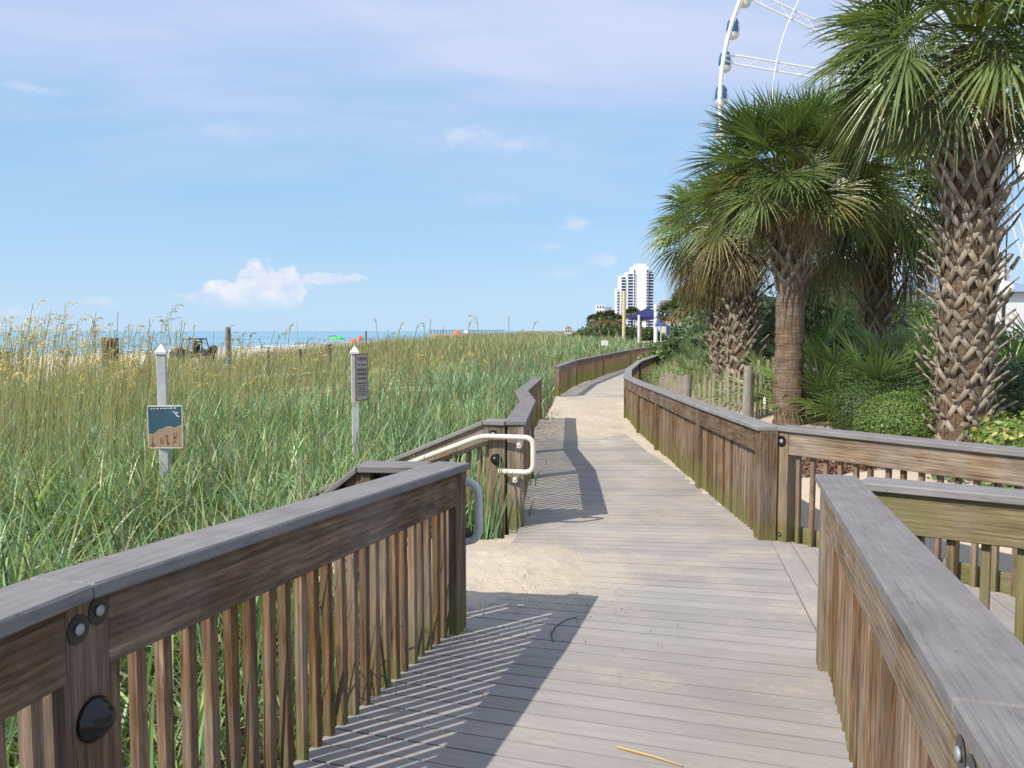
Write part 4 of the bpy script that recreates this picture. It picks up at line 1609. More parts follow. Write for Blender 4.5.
# ---------------------------------------------------------------- palmettos, hedges and shrubs
def palmetto(label, x, y, n, pet, rad, seed, tilt=0.0, dead=3):
    global RND
    keep = RND
    RND = random.Random(seed)
    z = zt(x, y)
    root = thing('palmetto_bush', (x, y, z), label, 'palmetto', 'palmetto bushes under the palms')
    out = ([], [], [])
    for k in range(n):
        s = (k + 0.5) / n
        az = k * 2.39996 + RND.uniform(-0.3, 0.3)
        el = 1.42 - 1.2 * s ** 0.8 + RND.uniform(-0.12, 0.12)
        o = Vector((x + RND.uniform(-0.15, 0.15), y + RND.uniform(-0.15, 0.15), z - 0.05))
        g = RND.uniform(0.75, 1.25)
        col = (0.20 * g, 0.285 * g, 0.10 * g)
        frond(out, o, az, el, pet * RND.uniform(0.75, 1.2), rad * RND.uniform(0.8, 1.1), 0.25, col, nseg=26, fold=0.25, spread=95, sections=4, stiff=0.9, hangk=0.35)
    flush(out, 'fronds', M['leaf'], root)
    if dead:
        out = ([], [], [])
        for k in range(dead):
            az = RND.uniform(0, 2 * PI)
            frond(out, Vector((x, y, z + 0.15)), az, RND.uniform(0.0, 0.35), pet * 0.8, rad * 0.8, 1.6, (0.27, 0.21, 0.12), nseg=18, fold=0.4, spread=70, sections=4)
        flush(out, 'dead_fronds', M['dry'], root)
    RND = keep
    return root


for (px, d, n, pet, rad, lab) in (
        (772, 13.8, 18, 0.6, 0.55, 'palmetto with pale drooping fans between the fenced trunk and smooth trunk'),
        (848, 11.9, 30, 0.95, 0.72, 'tall palmetto with upright fans just right of the smooth trunk'),
        (893, 11.3, 28, 0.85, 0.7, 'broad palmetto behind the clipped round hedges'),
        (918, 12.5, 20, 0.95, 0.7, 'palmetto partly hidden behind the left side of the stubbed trunk'),
        (1004, 13.0, 18, 0.85, 0.7, 'palmetto growing below the white globe lamp'),
        (812, 16.5, 18, 1.2, 0.7, 'palmetto in shade at the back, between two palm crowns'),
        (700, 21.0, 14, 0.7, 0.6, 'small palmetto beyond the sand fence'),
        (950, 17.0, 18, 1.1, 0.7, 'palmetto at the back near the white building'),
        (1045, 15.0, 18, 1.1, 0.7, 'palmetto cut by the frame edge near the globe lamp')):
    palmetto(lab, px_at(px, d), d, n, pet, rad, int(px))


def leaf_cloud(ellipsoids, nleaf, size, cols, shell=0.75, flat=0.4, seed=1, rough=1.0):
    """many small leaves through the outer volume of some ellipsoids: V, quads, colours"""
    g = np.random.default_rng(seed)
    vol = np.array([e[3] * e[4] * e[5] for e in ellipsoids]) ** 0.75
    pick = g.choice(len(ellipsoids), nleaf, p=vol / vol.sum())
    E_ = np.array(ellipsoids)[pick]
    d = g.normal(0, 1, (nleaf, 3))
    d /= np.linalg.norm(d, axis=1)[:, None]
    r = shell + (1 - shell) * g.uniform(0, 1, nleaf) ** 0.6
    r = r * (1 + rough * (0.10 * np.sin(d[:, 0] * 7 + pick) * np.sin(d[:, 1] * 6 + 2 * pick) + g.normal(0, 0.04, nleaf)))
    P = E_[:, :3] + d * E_[:, 3:6] * r[:, None]
    nrm = d + g.normal(0, flat, (nleaf, 3))
    nrm /= np.linalg.norm(nrm, axis=1)[:, None]
    t = np.cross(nrm, g.normal(0, 1, (nleaf, 3)))
    t /= np.linalg.norm(t, axis=1)[:, None]
    bt = np.cross(nrm, t)
    s = size * g.uniform(0.6, 1.35, nleaf)
    V = np.stack([P - t * s[:, None], P + bt * s[:, None] * 0.45 - nrm * s[:, None] * 0.1, P + t * s[:, None], P - bt * s[:, None] * 0.45 - nrm * s[:, None] * 0.1], 1)
    idx = np.arange(nleaf * 4)
    C_ = np.array(cols)[g.integers(0, len(cols), nleaf)] * g.uniform(0.7, 1.3, nleaf)[:, None]
    return V.reshape(-1, 3), idx, np.repeat(C_, 4, axis=0)


def shrub(name, label, cat, ells, nleaf, size, cols, group=None, shell=0.75, seed=1, trunk=None):
    base = ells[0]
    root = thing(name, (base[0], base[1], zt(base[0], base[1])), label, cat, group)
    V, q, c = leaf_cloud(ells, nleaf, size, cols, shell, seed=seed, rough=0.3 if shell > 0.88 else 1.0)
    # an inner body of the same leaf so that the middle is closed
    Vs, Qs, Cs = [V], [q], [c]
    o = len(V)
    for e in ells:
        nu, nv = 14, 8
        for a in range(nu):
            for b_ in range(nv):
                quad = []
                for (aa, bb) in ((a, b_), (a + 1, b_), (a + 1, b_ + 1), (a, b_ + 1)):
                    u = 2 * PI * aa / nu
                    v = PI * bb / nv
                    k = 0.80
                    quad.append((e[0] + e[3] * k * math.cos(u) * math.sin(v), e[1] + e[4] * k * math.sin(u) * math.sin(v), e[2] + e[5] * k * math.cos(v)))
                Vs.append(np.array(quad))
                Qs.append(np.arange(4) + o)
                Cs.append(np.tile(np.array(cols[0]) * 0.9, (4, 1)))
                o += 4
    fo = npmesh('foliage', np.concatenate(Vs), np.concatenate(Qs), 4, M['bush'], np.concatenate(Cs), parent=root)
    if trunk:
        t = MB()
        for (tx, ty, tz0, tz1, tr) in trunk:
            t.tube([(tx, ty, tz0), (tx + 0.03, ty, (tz0 + tz1) / 2), (tx, ty + 0.02, tz1)], [tr, tr * 0.8, tr * 0.6], 8)
        t.build('trunk', M['trunk'], root)
    return root


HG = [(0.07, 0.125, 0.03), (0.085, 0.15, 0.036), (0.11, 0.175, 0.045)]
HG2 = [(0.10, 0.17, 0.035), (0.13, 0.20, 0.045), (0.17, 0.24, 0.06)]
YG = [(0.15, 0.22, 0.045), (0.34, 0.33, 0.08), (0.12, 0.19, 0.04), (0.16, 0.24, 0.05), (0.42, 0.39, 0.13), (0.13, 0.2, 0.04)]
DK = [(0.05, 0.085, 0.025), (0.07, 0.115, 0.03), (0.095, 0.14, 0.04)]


def gz(px, d, h=0.0):
    x = px_at(px, d)
    return x, d, zt(x, d) + h


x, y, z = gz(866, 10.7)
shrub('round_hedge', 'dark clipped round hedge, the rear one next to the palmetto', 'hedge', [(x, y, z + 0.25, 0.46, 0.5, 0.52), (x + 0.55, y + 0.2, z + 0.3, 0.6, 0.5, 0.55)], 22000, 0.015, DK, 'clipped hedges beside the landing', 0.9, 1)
x, y, z = gz(906, 9.5)
shrub('round_hedge', 'brighter green round hedge just left of the stubbed trunk base', 'hedge', [(x, y, z + 0.2, 0.58, 0.5, 0.46)], 15000, 0.016, HG2, 'clipped hedges beside the landing', 0.9, 2)
x, y, z = gz(1012, 10.4)
shrub('shrub', 'dark rounded hedge right of the stubbed trunk', 'shrub', [(x, y, z + 0.42, 0.8, 0.6, 0.55), (x + 0.7, y + 0.3, z + 0.4, 0.7, 0.6, 0.5)], 8000, 0.035, DK, None, 0.85, 3)
x, y, z = gz(1012, 8.0)
shrub('croton_bush', 'yellow and green leafy bush against the landing railing', 'bush', [(x, y, z + 0.2, 0.42, 0.36, 0.36), (x + 0.45, y - 0.35, z + 0.28, 0.4, 0.35, 0.38), (x + 0.2, y - 0.4, z + 0.1, 0.4, 0.3, 0.25)], 4200, 0.034, YG, None, 0.45, 4)
for i, (px, d, ex_, ey_, ez_, cols, lab) in enumerate((
        (985, 16.0, 1.3, 1.0, 1.0, HG, 'leafy green shrub behind the right side of the stubbed trunk'),
        (1040, 13.5, 0.9, 0.9, 0.8, HG2, 'light green shrub at the frame edge above the dark hedge'),
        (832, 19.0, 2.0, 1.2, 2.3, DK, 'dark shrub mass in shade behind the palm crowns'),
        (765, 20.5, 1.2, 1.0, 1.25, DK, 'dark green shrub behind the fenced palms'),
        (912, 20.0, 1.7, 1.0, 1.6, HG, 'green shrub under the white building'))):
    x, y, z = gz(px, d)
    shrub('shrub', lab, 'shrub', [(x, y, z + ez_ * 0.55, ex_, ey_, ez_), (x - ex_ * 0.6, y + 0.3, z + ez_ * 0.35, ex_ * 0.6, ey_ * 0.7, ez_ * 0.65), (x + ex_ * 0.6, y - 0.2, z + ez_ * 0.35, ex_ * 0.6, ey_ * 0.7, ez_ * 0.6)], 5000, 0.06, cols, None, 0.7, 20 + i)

# the mulch bed and the low ground cover seen through the landing railing
M['mulch'] = plain('red brown mulch', (0.16, 0.075, 0.05), 0.95, var=0.5, scale=40)
mx, my = 4.75, 8.75
g = np.random.default_rng(3)
n = 5200
r = np.sqrt(g.uniform(0, 1, n)) * 1.45
th = g.uniform(0, 2 * PI, n)
x, y = mx + r * np.cos(th) * 1.15, my + r * np.sin(th) * 0.62
z = zterr(x, y) + g.uniform(0.0, 0.03, n)
a = g.uniform(0, PI, n)
L_, W_ = g.uniform(0.02, 0.05, n), g.uniform(0.006, 0.014, n)
til = g.normal(0, 0.012, n)
V = np.stack([np.stack([x - np.cos(a) * L_ - np.sin(a) * W_, y - np.sin(a) * L_ + np.cos(a) * W_, z - til], 1),
              np.stack([x - np.cos(a) * L_ + np.sin(a) * W_, y - np.sin(a) * L_ - np.cos(a) * W_, z - til + 0.004], 1),
              np.stack([x + np.cos(a) * L_ + np.sin(a) * W_, y + np.sin(a) * L_ - np.cos(a) * W_, z + til + 0.004], 1),
              np.stack([x + np.cos(a) * L_ - np.sin(a) * W_, y + np.sin(a) * L_ + np.cos(a) * W_, z + til], 1)], 1).reshape(-1, 3)
tag(npmesh('mulch', V, np.arange(len(V)), 4, M['mulch']), 'red brown mulch around the stubbed palm trunk', 'mulch', kind='stuff')
gc = []
for (px, d, sx_, n_) in ((862, 8.6, 0.25, 260), (985, 7.3, 0.5, 500), (1020, 6.6, 0.4, 420), (835, 12.0, 0.6, 700), (890, 9.0, 0.25, 200)):
    x, y, z = gz(px, d)
    gc.append(leaf_cloud([(x, y, z + 0.04, sx_, sx_ * 0.6, 0.12)], n_, 0.035, HG2, 0.2, 0.8, int(px)))
V, q, c = join_parts(gc)
tag(npmesh('ground_cover', V, q, 4, M['bush'], c), 'low bright green ground cover in the sand and mulch bed', 'ground cover', kind='stuff')
# leaf litter and twigs on the bed sand
lt = []
n = 900
x = rng.uniform(2.2, 6.0, n)
y = rng.uniform(5.5, 13, n)
ok = (((y - D2[0][1]) + 0.96 * (x - D2[0][0])) > 0.15) & (x > xr(y) + 0.1)
x, y = x[ok], y[ok]
n = len(x)
lt = blades('l', np.stack([x, y, zterr(x, y) + 0.008], 1), np.full(n, 0.012), 0.012 * rng.uniform(0.5, 1.5, n), rng.uniform(4, 12, n), rng.uniform(0, 2 * PI, n), np.array([(0.16, 0.11, 0.06)]) * rng.uniform(0.5, 1.5, n)[:, None], 2, None)
tag(npmesh('leaf_litter', lt[0], lt[1], 4, M['dry'], lt[2]), 'brown leaf litter scattered on the bed sand', 'litter', kind='stuff')

# ---------------------------------------------------------------- sand fence under the palms
f0 = [at_depth(662, 372, 17.0), at_depth(687, 400, 13.4), at_depth(747, 420, 12.2), at_depth(820, 405, 14.0), at_depth(885, 398, 15)]
root = thing('sand_fence', (f0[0].x, f0[0].y, zt(f0[0].x, f0[0].y)), 'wood slat sand fence with round posts under the fenced palms', 'fence')
t = MB()
wires = MB()
for a, b_ in zip(f0[:-1], f0[1:]):
    L = math.hypot(b_.x - a.x, b_.y - a.y)
    n = int(L / 0.11)
    for k in range(n):
        s = (k + 0.5) / n
        px_, py_ = a.x + (b_.x - a.x) * s + RND.uniform(-0.02, 0.02), a.y + (b_.y - a.y) * s + RND.uniform(-0.03, 0.03)
        z = zt(px_, py_)
        h = RND.uniform(0.70, 0.98)
        q_ = [Vector((px_ + RND.uniform(-0.03, 0.03) * h, py_, z + h))]
        t.hexa([Vector((px_ - 0.017, py_ - 0.005, z - 0.05)), Vector((px_ + 0.017, py_ - 0.005, z - 0.05)), Vector((px_ + 0.017, py_ + 0.005, z - 0.05)), Vector((px_ - 0.017, py_ + 0.005, z - 0.05)),
                q_[0] + Vector((-0.017, -0.005, 0)), q_[0] + Vector((0.017, -0.005, 0)), q_[0] + Vector((0.017, 0.005, 0)), q_[0] + Vector((-0.017, 0.005, 0))])
    for hz_ in (0.15, 0.36, 0.55):
        wires.tube([(a.x, a.y - 0.012, zt(a.x, a.y) + hz_), ((a.x + b_.x) / 2, (a.y + b_.y) / 2 - 0.012, zt((a.x + b_.x) / 2, (a.y + b_.y) / 2) + hz_ - 0.02), (b_.x, b_.y - 0.012, zt(b_.x, b_.y) + hz_)], 0.004, 5)
t.build('slat_panel', M['slat'], root)
wires.build('wire', M['darkmetal'], root)
for p, h in zip(f0, (0.8, 1.0, 0.9, 0.8, 0.8)):
    t = MB()
    z = zt(p.x, p.y)
    t.tube([(p.x, p.y, z - 0.2), (p.x, p.y, z + h * 0.5), (p.x + 0.01, p.y, z + h)], [0.075, 0.072, 0.07], 12)
    t.build('post', M['post_grey'], root)

# ---------------------------------------------------------------- signs in the dune
def sign_post(label, px, ptop, d, w, name='sign_post', mat=None):
    top = at_depth(px, ptop, d)
    z0 = zt(top.x, d)
    root = thing(name, (top.x, d, z0), label, 'sign', 'signs on white posts in the dune grass')
    t = MB()
    t.post(top.x, d, z0 - 0.2, top.z - 0.10, w, w, 0.25)
    t.build('post', M['post_white'], root, bevel=0.004)
    t = MB()
    c_, s_ = math.cos(0.25), math.sin(0.25)
    for (za, zb, wa, wb) in ((-0.10, -0.075, w * 0.62, w * 0.62), (-0.075, 0.0, w * 0.62, 0.004)):
        def rg(z, h):
            return [Vector((top.x + c_ * a - s_ * b_, d + s_ * a + c_ * b_, top.z + z)) for a, b_ in ((-h, -h), (h, -h), (h, h), (-h, h))]
        t.hexa(rg(za, wa) + rg(zb, wb))
    t.build('post_cap', M['white'], root)
    return root, top


def flat_panel(t, o, ux, uz, n, pts, z0, z1):
    """extruded polygon in the plane of a sign: pts in (u, v) metres"""
    a = [o + ux * u + uz * v + n * z0 for u, v in pts]
    b_ = [o + ux * u + uz * v + n * z1 for u, v in pts]
    k = len(pts)
    t.face(b_)
    t.face(a[::-1])
    for i in range(k):
        j = (i + 1) % k
        t.face([a[i], a[j], b_[j], b_[i]])


s1, top = sign_post('white post carrying a teal and tan beach picture sign', 161, 344, 8.0, 0.085)
ux = Vector((math.cos(-0.18), math.sin(-0.18), 0)).normalized()
ux = (ux + Vector((0, 0, 0.03))).normalized()
uz = Vector((0, 0, 1))
nn = Vector((ux.y, -ux.x, 0)).normalized()
o = at_depth(169.5, 426, 8.0) + nn * 0.075
W, H = 0.192, 0.215
t = MB()


def rrect(w, h, r, n=5):
    p = []
    for cx_, cy_, a0 in ((w - r, h - r, 0), (-w + r, h - r, PI / 2), (-w + r, -h + r, PI), (w - r, -h + r, 3 * PI / 2)):
        for k in range(n):
            a_ = a0 + PI / 2 * k / (n - 1)
            p.append((cx_ + r * math.cos(a_), cy_ + r * math.sin(a_)))
    return p


flat_panel(t, o, ux, uz, nn, rrect(W, H, 0.02), -0.006, 0.0)
bd = t.build('sign_board', M['paper'], s1)
wave = [(-W + 0.008, -0.065), (-0.15, -0.075), (-0.12, -0.065), (-0.08, -0.03), (-0.03, -0.015), (0.02, 0.005), (0.06, 0.005), (0.10, -0.01), (0.14, 0.005), (W - 0.008, 0.02)]
t = MB()
flat_panel(t, o, ux, uz, nn, wave + [(W - 0.008, H - 0.012), (-W + 0.008, H - 0.012)], 0.0, 0.002)
t.build('sign_picture', M['tealprint'], bd)
t = MB()
flat_panel(t, o, ux, uz, nn, [(-W + 0.008, -H + 0.012), (W - 0.008, -H + 0.012)] + [(u, v - 0.006) for u, v in wave[::-1]], 0.0, 0.002)
t.build('sign_picture', M['tan'], bd)
t = MB()
for (u, v, w_, h_) in ((-0.155, 0.178, 0.022, 0.008), (-0.125, 0.179, 0.02, 0.008), (-0.09, 0.18, 0.03, 0.008), (-0.045, 0.18, 0.024, 0.008), (-0.01, 0.182, 0.03, 0.008), (0.03, 0.182, 0.02, 0.008), (0.06, 0.183, 0.028, 0.008), (0.1, 0.183, 0.03, 0.008)):
    flat_panel(t, o, ux, uz, nn, [(u, v), (u + w_, v), (u + w_, v + h_), (u, v + h_)], 0.002, 0.0035)
t.build('lettering', M['paper'], bd)
t = MB()
# a white gull
for pts in ([(0.09, 0.155), (0.115, 0.135), (0.122, 0.14), (0.1, 0.158)], [(0.115, 0.135), (0.15, 0.15), (0.152, 0.142), (0.122, 0.126)], [(0.108, 0.14), (0.13, 0.11), (0.14, 0.115), (0.122, 0.14)], [(0.13, 0.122), (0.165, 0.1), (0.155, 0.095), (0.128, 0.112)]):
    flat_panel(t, o, ux, uz, nn, pts, 0.002, 0.0035)
t.build('gull_emblem', M['paper'], bd)
t = MB()
for (u, v, w_, h_) in ((-0.055, -0.165, 0.014, 0.05), (-0.03, -0.165, 0.01, 0.04), (0.0, -0.1, 0.035, 0.02), (0.01, -0.15, 0.02, 0.05), (0.018, -0.18, 0.026, 0.035), (0.09, -0.12, 0.035, 0.025), (0.095, -0.09, 0.01, 0.03), (0.125, -0.095, 0.01, 0.04), (0.09, -0.155, 0.03, 0.012), (-0.16, -0.19, 0.05, 0.02), (-0.145, -0.17, 0.015, 0.03)):
    flat_panel(t, o, ux, uz, nn, [(u, v), (u + w_, v - 0.004), (u + w_ * 0.85, v + h_), (u + w_ * 0.1, v + h_)], 0.002, 0.0035)
t.build('picture_figures', M['brownprint'], bd)

s2, top = sign_post('white post with narrow brown lettered notice turned toward the walk', 354.5, 346, 10.4, 0.09)
ux = Vector((math.cos(-0.95), math.sin(-0.95), 0))
nn = Vector((ux.y, -ux.x, 0)).normalized()
ux = Vector((math.cos(1.0), math.sin(1.0), 0))
nn = Vector((ux.y, -ux.x, 0)).normalized()
o = at_depth(357.5, 377, 10.4) + nn * 0.075
W, H = 0.115, 0.305
t = MB()
flat_panel(t, o, ux, uz, nn, rrect(W, H, 0.015), -0.006, 0.0)
bd = t.build('sign_board', M['brownprint'], s2)
t = MB()
flat_panel(t, o, ux, uz, nn, rrect(W - 0.012, H - 0.012, 0.01), 0.0, 0.002)
t.build('sign_face', M['paper'], bd)
t = MB()
rr = random.Random(4)
for (v, h_, n_) in ((0.215, 0.05, 4), (0.15, 0.022, 3), (0.075, 0.042, 5), (0.02, 0.042, 5), (-0.035, 0.035, 6)):
    t = MB()
    for k in range(n_):
        u = -0.085 + 0.17 * (k + 0.5) / n_
        w_ = 0.17 / n_ * 0.34
        flat_panel(t, o, ux, uz, nn, [(u - w_, v), (u - w_ * 0.3, v), (u - w_ * 0.3, v + h_), (u - w_, v + h_)], 0.002, 0.0035)
        flat_panel(t, o, ux, uz, nn, [(u + w_ * 0.35, v), (u + w_, v), (u + w_, v + h_), (u + w_ * 0.35, v + h_)], 0.002, 0.0035)
        flat_panel(t, o, ux, uz, nn, [(u - w_ * 0.28, v + h_ * 0.4), (u + w_ * 0.33, v + h_ * 0.4), (u + w_ * 0.33, v + h_ * 0.6), (u - w_ * 0.28, v + h_ * 0.6)], 0.002, 0.0035)
    t.build('lettering', M['brownprint'], bd)
t = MB()
flat_panel(t, o, ux, uz, nn, [(-0.09, -0.085), (0.09, -0.085), (0.09, -0.07), (-0.09, -0.07)], 0.002, 0.0035)
t.build('divider_line', M['brownprint'], bd)
t = MB()
for v in (-0.115, -0.14, -0.165, -0.19, -0.215, -0.24):
    u = -0.08
    while u < 0.07:
        w_ = rr.uniform(0.012, 0.03)
        flat_panel(t, o, ux, uz, nn, [(u, v), (min(u + w_, 0.085), v), (min(u + w_, 0.085), v + 0.012), (u, v + 0.012)], 0.002, 0.0035)
        u += w_ + 0.008
t.build('lettering', M['brownprint'], bd)

# ---------------------------------------------------------------- beach things, far left
def wood_post(label, px, ptop, d, r, mat, bottom=None, name='wooden_post', group=None):
    p = at_depth(px, ptop, d)
    z0 = zt(p.x, d)
    t = MB()
    t.tube([(p.x, d, z0 - 0.3), (p.x + 0.01, d, (z0 + p.z) / 2), (p.x, d, p.z - 0.02), (p.x, d, p.z)], [r, r * 0.97, r * 0.94, r * 0.8], 12)
    o_ = t.build(name, mat)
    tag(o_, label, 'post', group)
    return o_, p


pile = thing('beach_marker', (px_at(228, 30), 30, zt(px_at(228, 30), 30)), 'weathered timber pile with a small blue plate below, right of the buggy', 'post')
p = at_depth(228, 327, 30)
t = MB()
rs, ps = [], []
for k in range(17):
    s = k / 16
    ps.append((p.x, 30, pile.location.z - 0.3 + (p.z - pile.location.z + 0.3) * s))
    rs.append(0.115 - 0.03 * s + (0.012 if k % 2 else 0))
t.tube(ps, rs, 12)
t.build('pile', M['post_grey'], pile)
q_ = at_depth(226, 361, 29.7)
t = MB()
t.box((q_.x, 29.8, q_.z), (0.19, 0.02, 0.2))
t.build('plate', M['blue'], pile)
t = MB()
t.box((q_.x, 29.785, q_.z - 0.14), (0.1, 0.02, 0.07))
t.build('plate', M['white'], pile)
wood_post('grey round timber post left of the narrow brown notice', 328, 344, 32, 0.15, M['post_grey'])
wood_post('thin dark stake in the grass, first right of the timber pile', 268, 350, 31, 0.05, M['rail'], group='dark stakes in the dune')
wood_post('thin dark stake halfway between timber pile and grey post', 300, 349, 31, 0.06, M['rail'], group='dark stakes in the dune')
wood_post('thin dark pole beyond the narrow brown notice', 366, 331, 60, 0.06, M['rail'])
wood_post('short post with light top on the beach at far left', 21, 348, 46, 0.13, M['rail'])


def barrel(label, px, ptop, d, r, top_m, base_m):
    p = at_depth(px, ptop, d)
    z0 = zt(p.x, d)
    root = thing('trash_barrel', (p.x, d, z0), label, 'barrel', 'trash barrels on the beach')
    t = MB()
    t.lathe((p.x, d, z0), (0, 0, 1), [(0, r), (0.45, r * 1.05), (0.46, r * 1.08), (0.5, r * 1.08)], 18)
    t.build('drum', base_m, root)
    t = MB()
    for k in range(16):
        a_ = 2 * PI * k / 16
        t.post(p.x + r * math.cos(a_), d + r * math.sin(a_), z0 + 0.5, p.z + 0.03 * (k % 2), 0.13, 0.04, a_ + PI / 2)
    t.build('slat_panel', top_m, root)


barrel('slatted wooden barrel with teal lower drum on the beach left of the buggy', 110, 338, 45, 0.42, M['rail'], M['teal'])
barrel('brown slatted barrel on the beach at the left frame edge', 3, 352, 42, 0.3, M['rail'], M['post_grey'])

# beach chair
p = at_depth(13, 357, 48)
z0 = zt(p.x, 48)
root = thing('beach_chair', (p.x, 48, z0), 'low blue beach chair on the sand at far left', 'chair')
t = MB()
t.hexa([Vector((p.x - 0.3, 47.8, z0 + 0.28)), Vector((p.x + 0.3, 47.8, z0 + 0.28)), Vector((p.x + 0.3, 48.3, z0 + 0.22)), Vector((p.x - 0.3, 48.3, z0 + 0.22)),
        Vector((p.x - 0.3, 47.8, z0 + 0.31)), Vector((p.x + 0.3, 47.8, z0 + 0.31)), Vector((p.x + 0.3, 48.3, z0 + 0.25)), Vector((p.x - 0.3, 48.3, z0 + 0.25))])
t.build('seat', M['blue'], root)
t = MB()
t.hexa([Vector((p.x - 0.3, 48.3, z0 + 0.25)), Vector((p.x + 0.3, 48.3, z0 + 0.25)), Vector((p.x + 0.3, 48.33, z0 + 0.25)), Vector((p.x - 0.3, 48.33, z0 + 0.25)),
        Vector((p.x - 0.3, 48.6, z0 + 0.85)), Vector((p.x + 0.3, 48.6, z0 + 0.85)), Vector((p.x + 0.3, 48.63, z0 + 0.85)), Vector((p.x - 0.3, 48.63, z0 + 0.85))])
t.build('backrest', M['blue'], root)
for sx_ in (-0.29, 0.29):
    for sy_ in (47.85, 48.28):
        t = MB()
        t.tube([(p.x + sx_, sy_, z0 - 0.02), (p.x + sx_, sy_, z0 + 0.26)], 0.015, 6)
        t.build('leg', M['steel'], root)


# beach buggy
def buggy():
    d = 58.0
    c = at_depth(193, 360, d)
    z0 = zt(c.x, d)
    root = thing('beach_buggy', (c.x, d, z0), 'dark open beach buggy with roll cage parked on the sand', 'buggy')
    B_ = lambda u, v, w_: Vector((c.x + u, d + v, z0 + w_))
    t = MB()
    prof = [(-1.4, 0.45), (-1.45, 0.75), (-1.2, 0.95), (-0.55, 1.0), (-0.45, 0.65), (0.55, 0.62), (0.6, 0.98), (1.35, 0.95), (1.4, 0.5), (0.9, 0.38), (-0.9, 0.38)]
    a = [B_(u, -0.62, w_) for u, w_ in prof]
    b_ = [B_(u, 0.62, w_) for u, w_ in prof]
    t.face(a[::-1])
    t.face(b_)
    for i in range(len(prof)):
        j = (i + 1) % len(prof)
        t.face([a[i], a[j], b_[j], b_[i]])
    t.build('body', M['darkmetal'], root)
    t = MB()
    for v in (-0.6, 0.6):
        t.tube([B_(-0.6, v, 0.98), B_(-0.42, v, 1.72), B_(0.75, v, 1.74), B_(0.98, v, 0.95)], 0.045, 8)
        t.tube([B_(0.42, v, 1.72), B_(0.45, v, 0.65)], 0.045, 8)
    for u in (-0.42, 0.75):
        t.tube([B_(u, -0.6, 1.73), B_(u, 0.6, 1.73)], 0.045, 8)
    t.build('roll_cage', M['darkmetal'], root)
    t = MB()
    t.box(tuple(B_(0.17, 0, 1.765)), (1.3, 1.25, 0.045))
    t.build('roof', M['darkmetal'], root)
    for v in (-0.3, 0.3):
        t = MB()
        t.box(tuple(B_(0.05, v, 0.75)), (0.5, 0.5, 0.15))
        t.box(tuple(B_(0.27, v, 1.12)), (0.14, 0.48, 0.6))
        t.box(tuple(B_(0.27, v, 1.5)), (0.12, 0.26, 0.17))
        t.build('seat', M['rubber'], root)
    for u in (-0.98, 1.0):
        for v in (-0.68, 0.68):
            t = MB()
            t.lathe(B_(u, v - 0.13, 0.34), (0, 1, 0), [(0, 0.2), (0.0, 0.33), (0.04, 0.36), (0.22, 0.36), (0.26, 0.33), (0.26, 0.2)], 20)
            wl = t.build('wheel', M['rubber'], root)
            t = MB()
            t.lathe(B_(u, v - 0.135, 0.34), (0, 1, 0), [(0, 0.1), (0.0, 0.19), (0.27, 0.19), (0.27, 0.1)], 14)
            t.build('rim', M['steel'], wl)
    t = MB()
    t.lathe(B_(1.55, -0.2, 0.98), (0, 1, 0), [(0, 0.2), (0.02, 0.3), (0.2, 0.3), (0.22, 0.2)], 18)
    t.build('spare_wheel', M['rubber'], root)
    # red bundle on the bonnet
    t = MB()
    t.lathe(B_(-0.98, -0.15, 0.93), (0, 0, 1), [(0, 0.30), (0.10, 0.34), (0.2, 0.27), (0.27, 0.1)], 12)
    tag(t.build('red_bundle', M['pink'], smooth=True), 'faded red bundle lying on the bonnet of the beach buggy', 'bundle')


buggy()


def umbrella(label, px, ptop, d, r, mat, group=None, name='beach_umbrella', hdrop=0.35):
    p = at_depth(px, ptop, d)
    z0 = zt(p.x, d)
    root = thing(name, (p.x, d, z0), label, 'umbrella', group)
    t = MB()
    n = 8
    for k in range(n):
        a0, a1 = 2 * PI * k / n, 2 * PI * (k + 1) / n
        tp = Vector((p.x, d, p.z))
        m0, m1 = [Vector((p.x + 0.55 * r * math.cos(a_), d + 0.55 * r * math.sin(a_), p.z - hdrop * 0.38)) for a_ in (a0, a1)]
        e0_, e1_ = [Vector((p.x + r * math.cos(a_), d + r * math.sin(a_), p.z - hdrop)) for a_ in (a0, a1)]
        t.face([tp, m0, m1])
        t.face([m0, e0_, e1_, m1])
        t.face([e0_, e0_ - Vector((0, 0, 0.12)), e1_ - Vector((0, 0, 0.12)), e1_])
    t.build('canopy', mat, root)
    t = MB()
    t.tube([(p.x, d, z0 - 0.2), (p.x, d, p.z + 0.06)], 0.03, 6)
    t.build('pole', M['white'], root)


umbrella('bright green beach umbrella standing near the water', 337, 335.5, 105, 0.95, M['lime'])
umbrella('orange beach umbrella, upper of two behind the narrow notice post', 360, 335, 98, 0.35, M['orange'], None, hdrop=0.5)
umbrella('small orange umbrella low behind the narrow notice post cap', 353, 338.5, 96, 0.5, M['orange'], None)
rr = random.Random(9)
for k in range(17):
    px = 431 + k * 4.0
    umbrella('orange rental umbrella in the far row on the beach', px, 334.4 + rr.uniform(-0.3, 0.3), 190 + k * 1.0, 0.65, M['orange'], 'row of far orange rental umbrellas', hdrop=0.5)
umbrella('larger orange canopy rising above the far umbrella row', 457, 329.8, 185, 1.0, M['orange'], None, name='beach_canopy', hdrop=0.9)
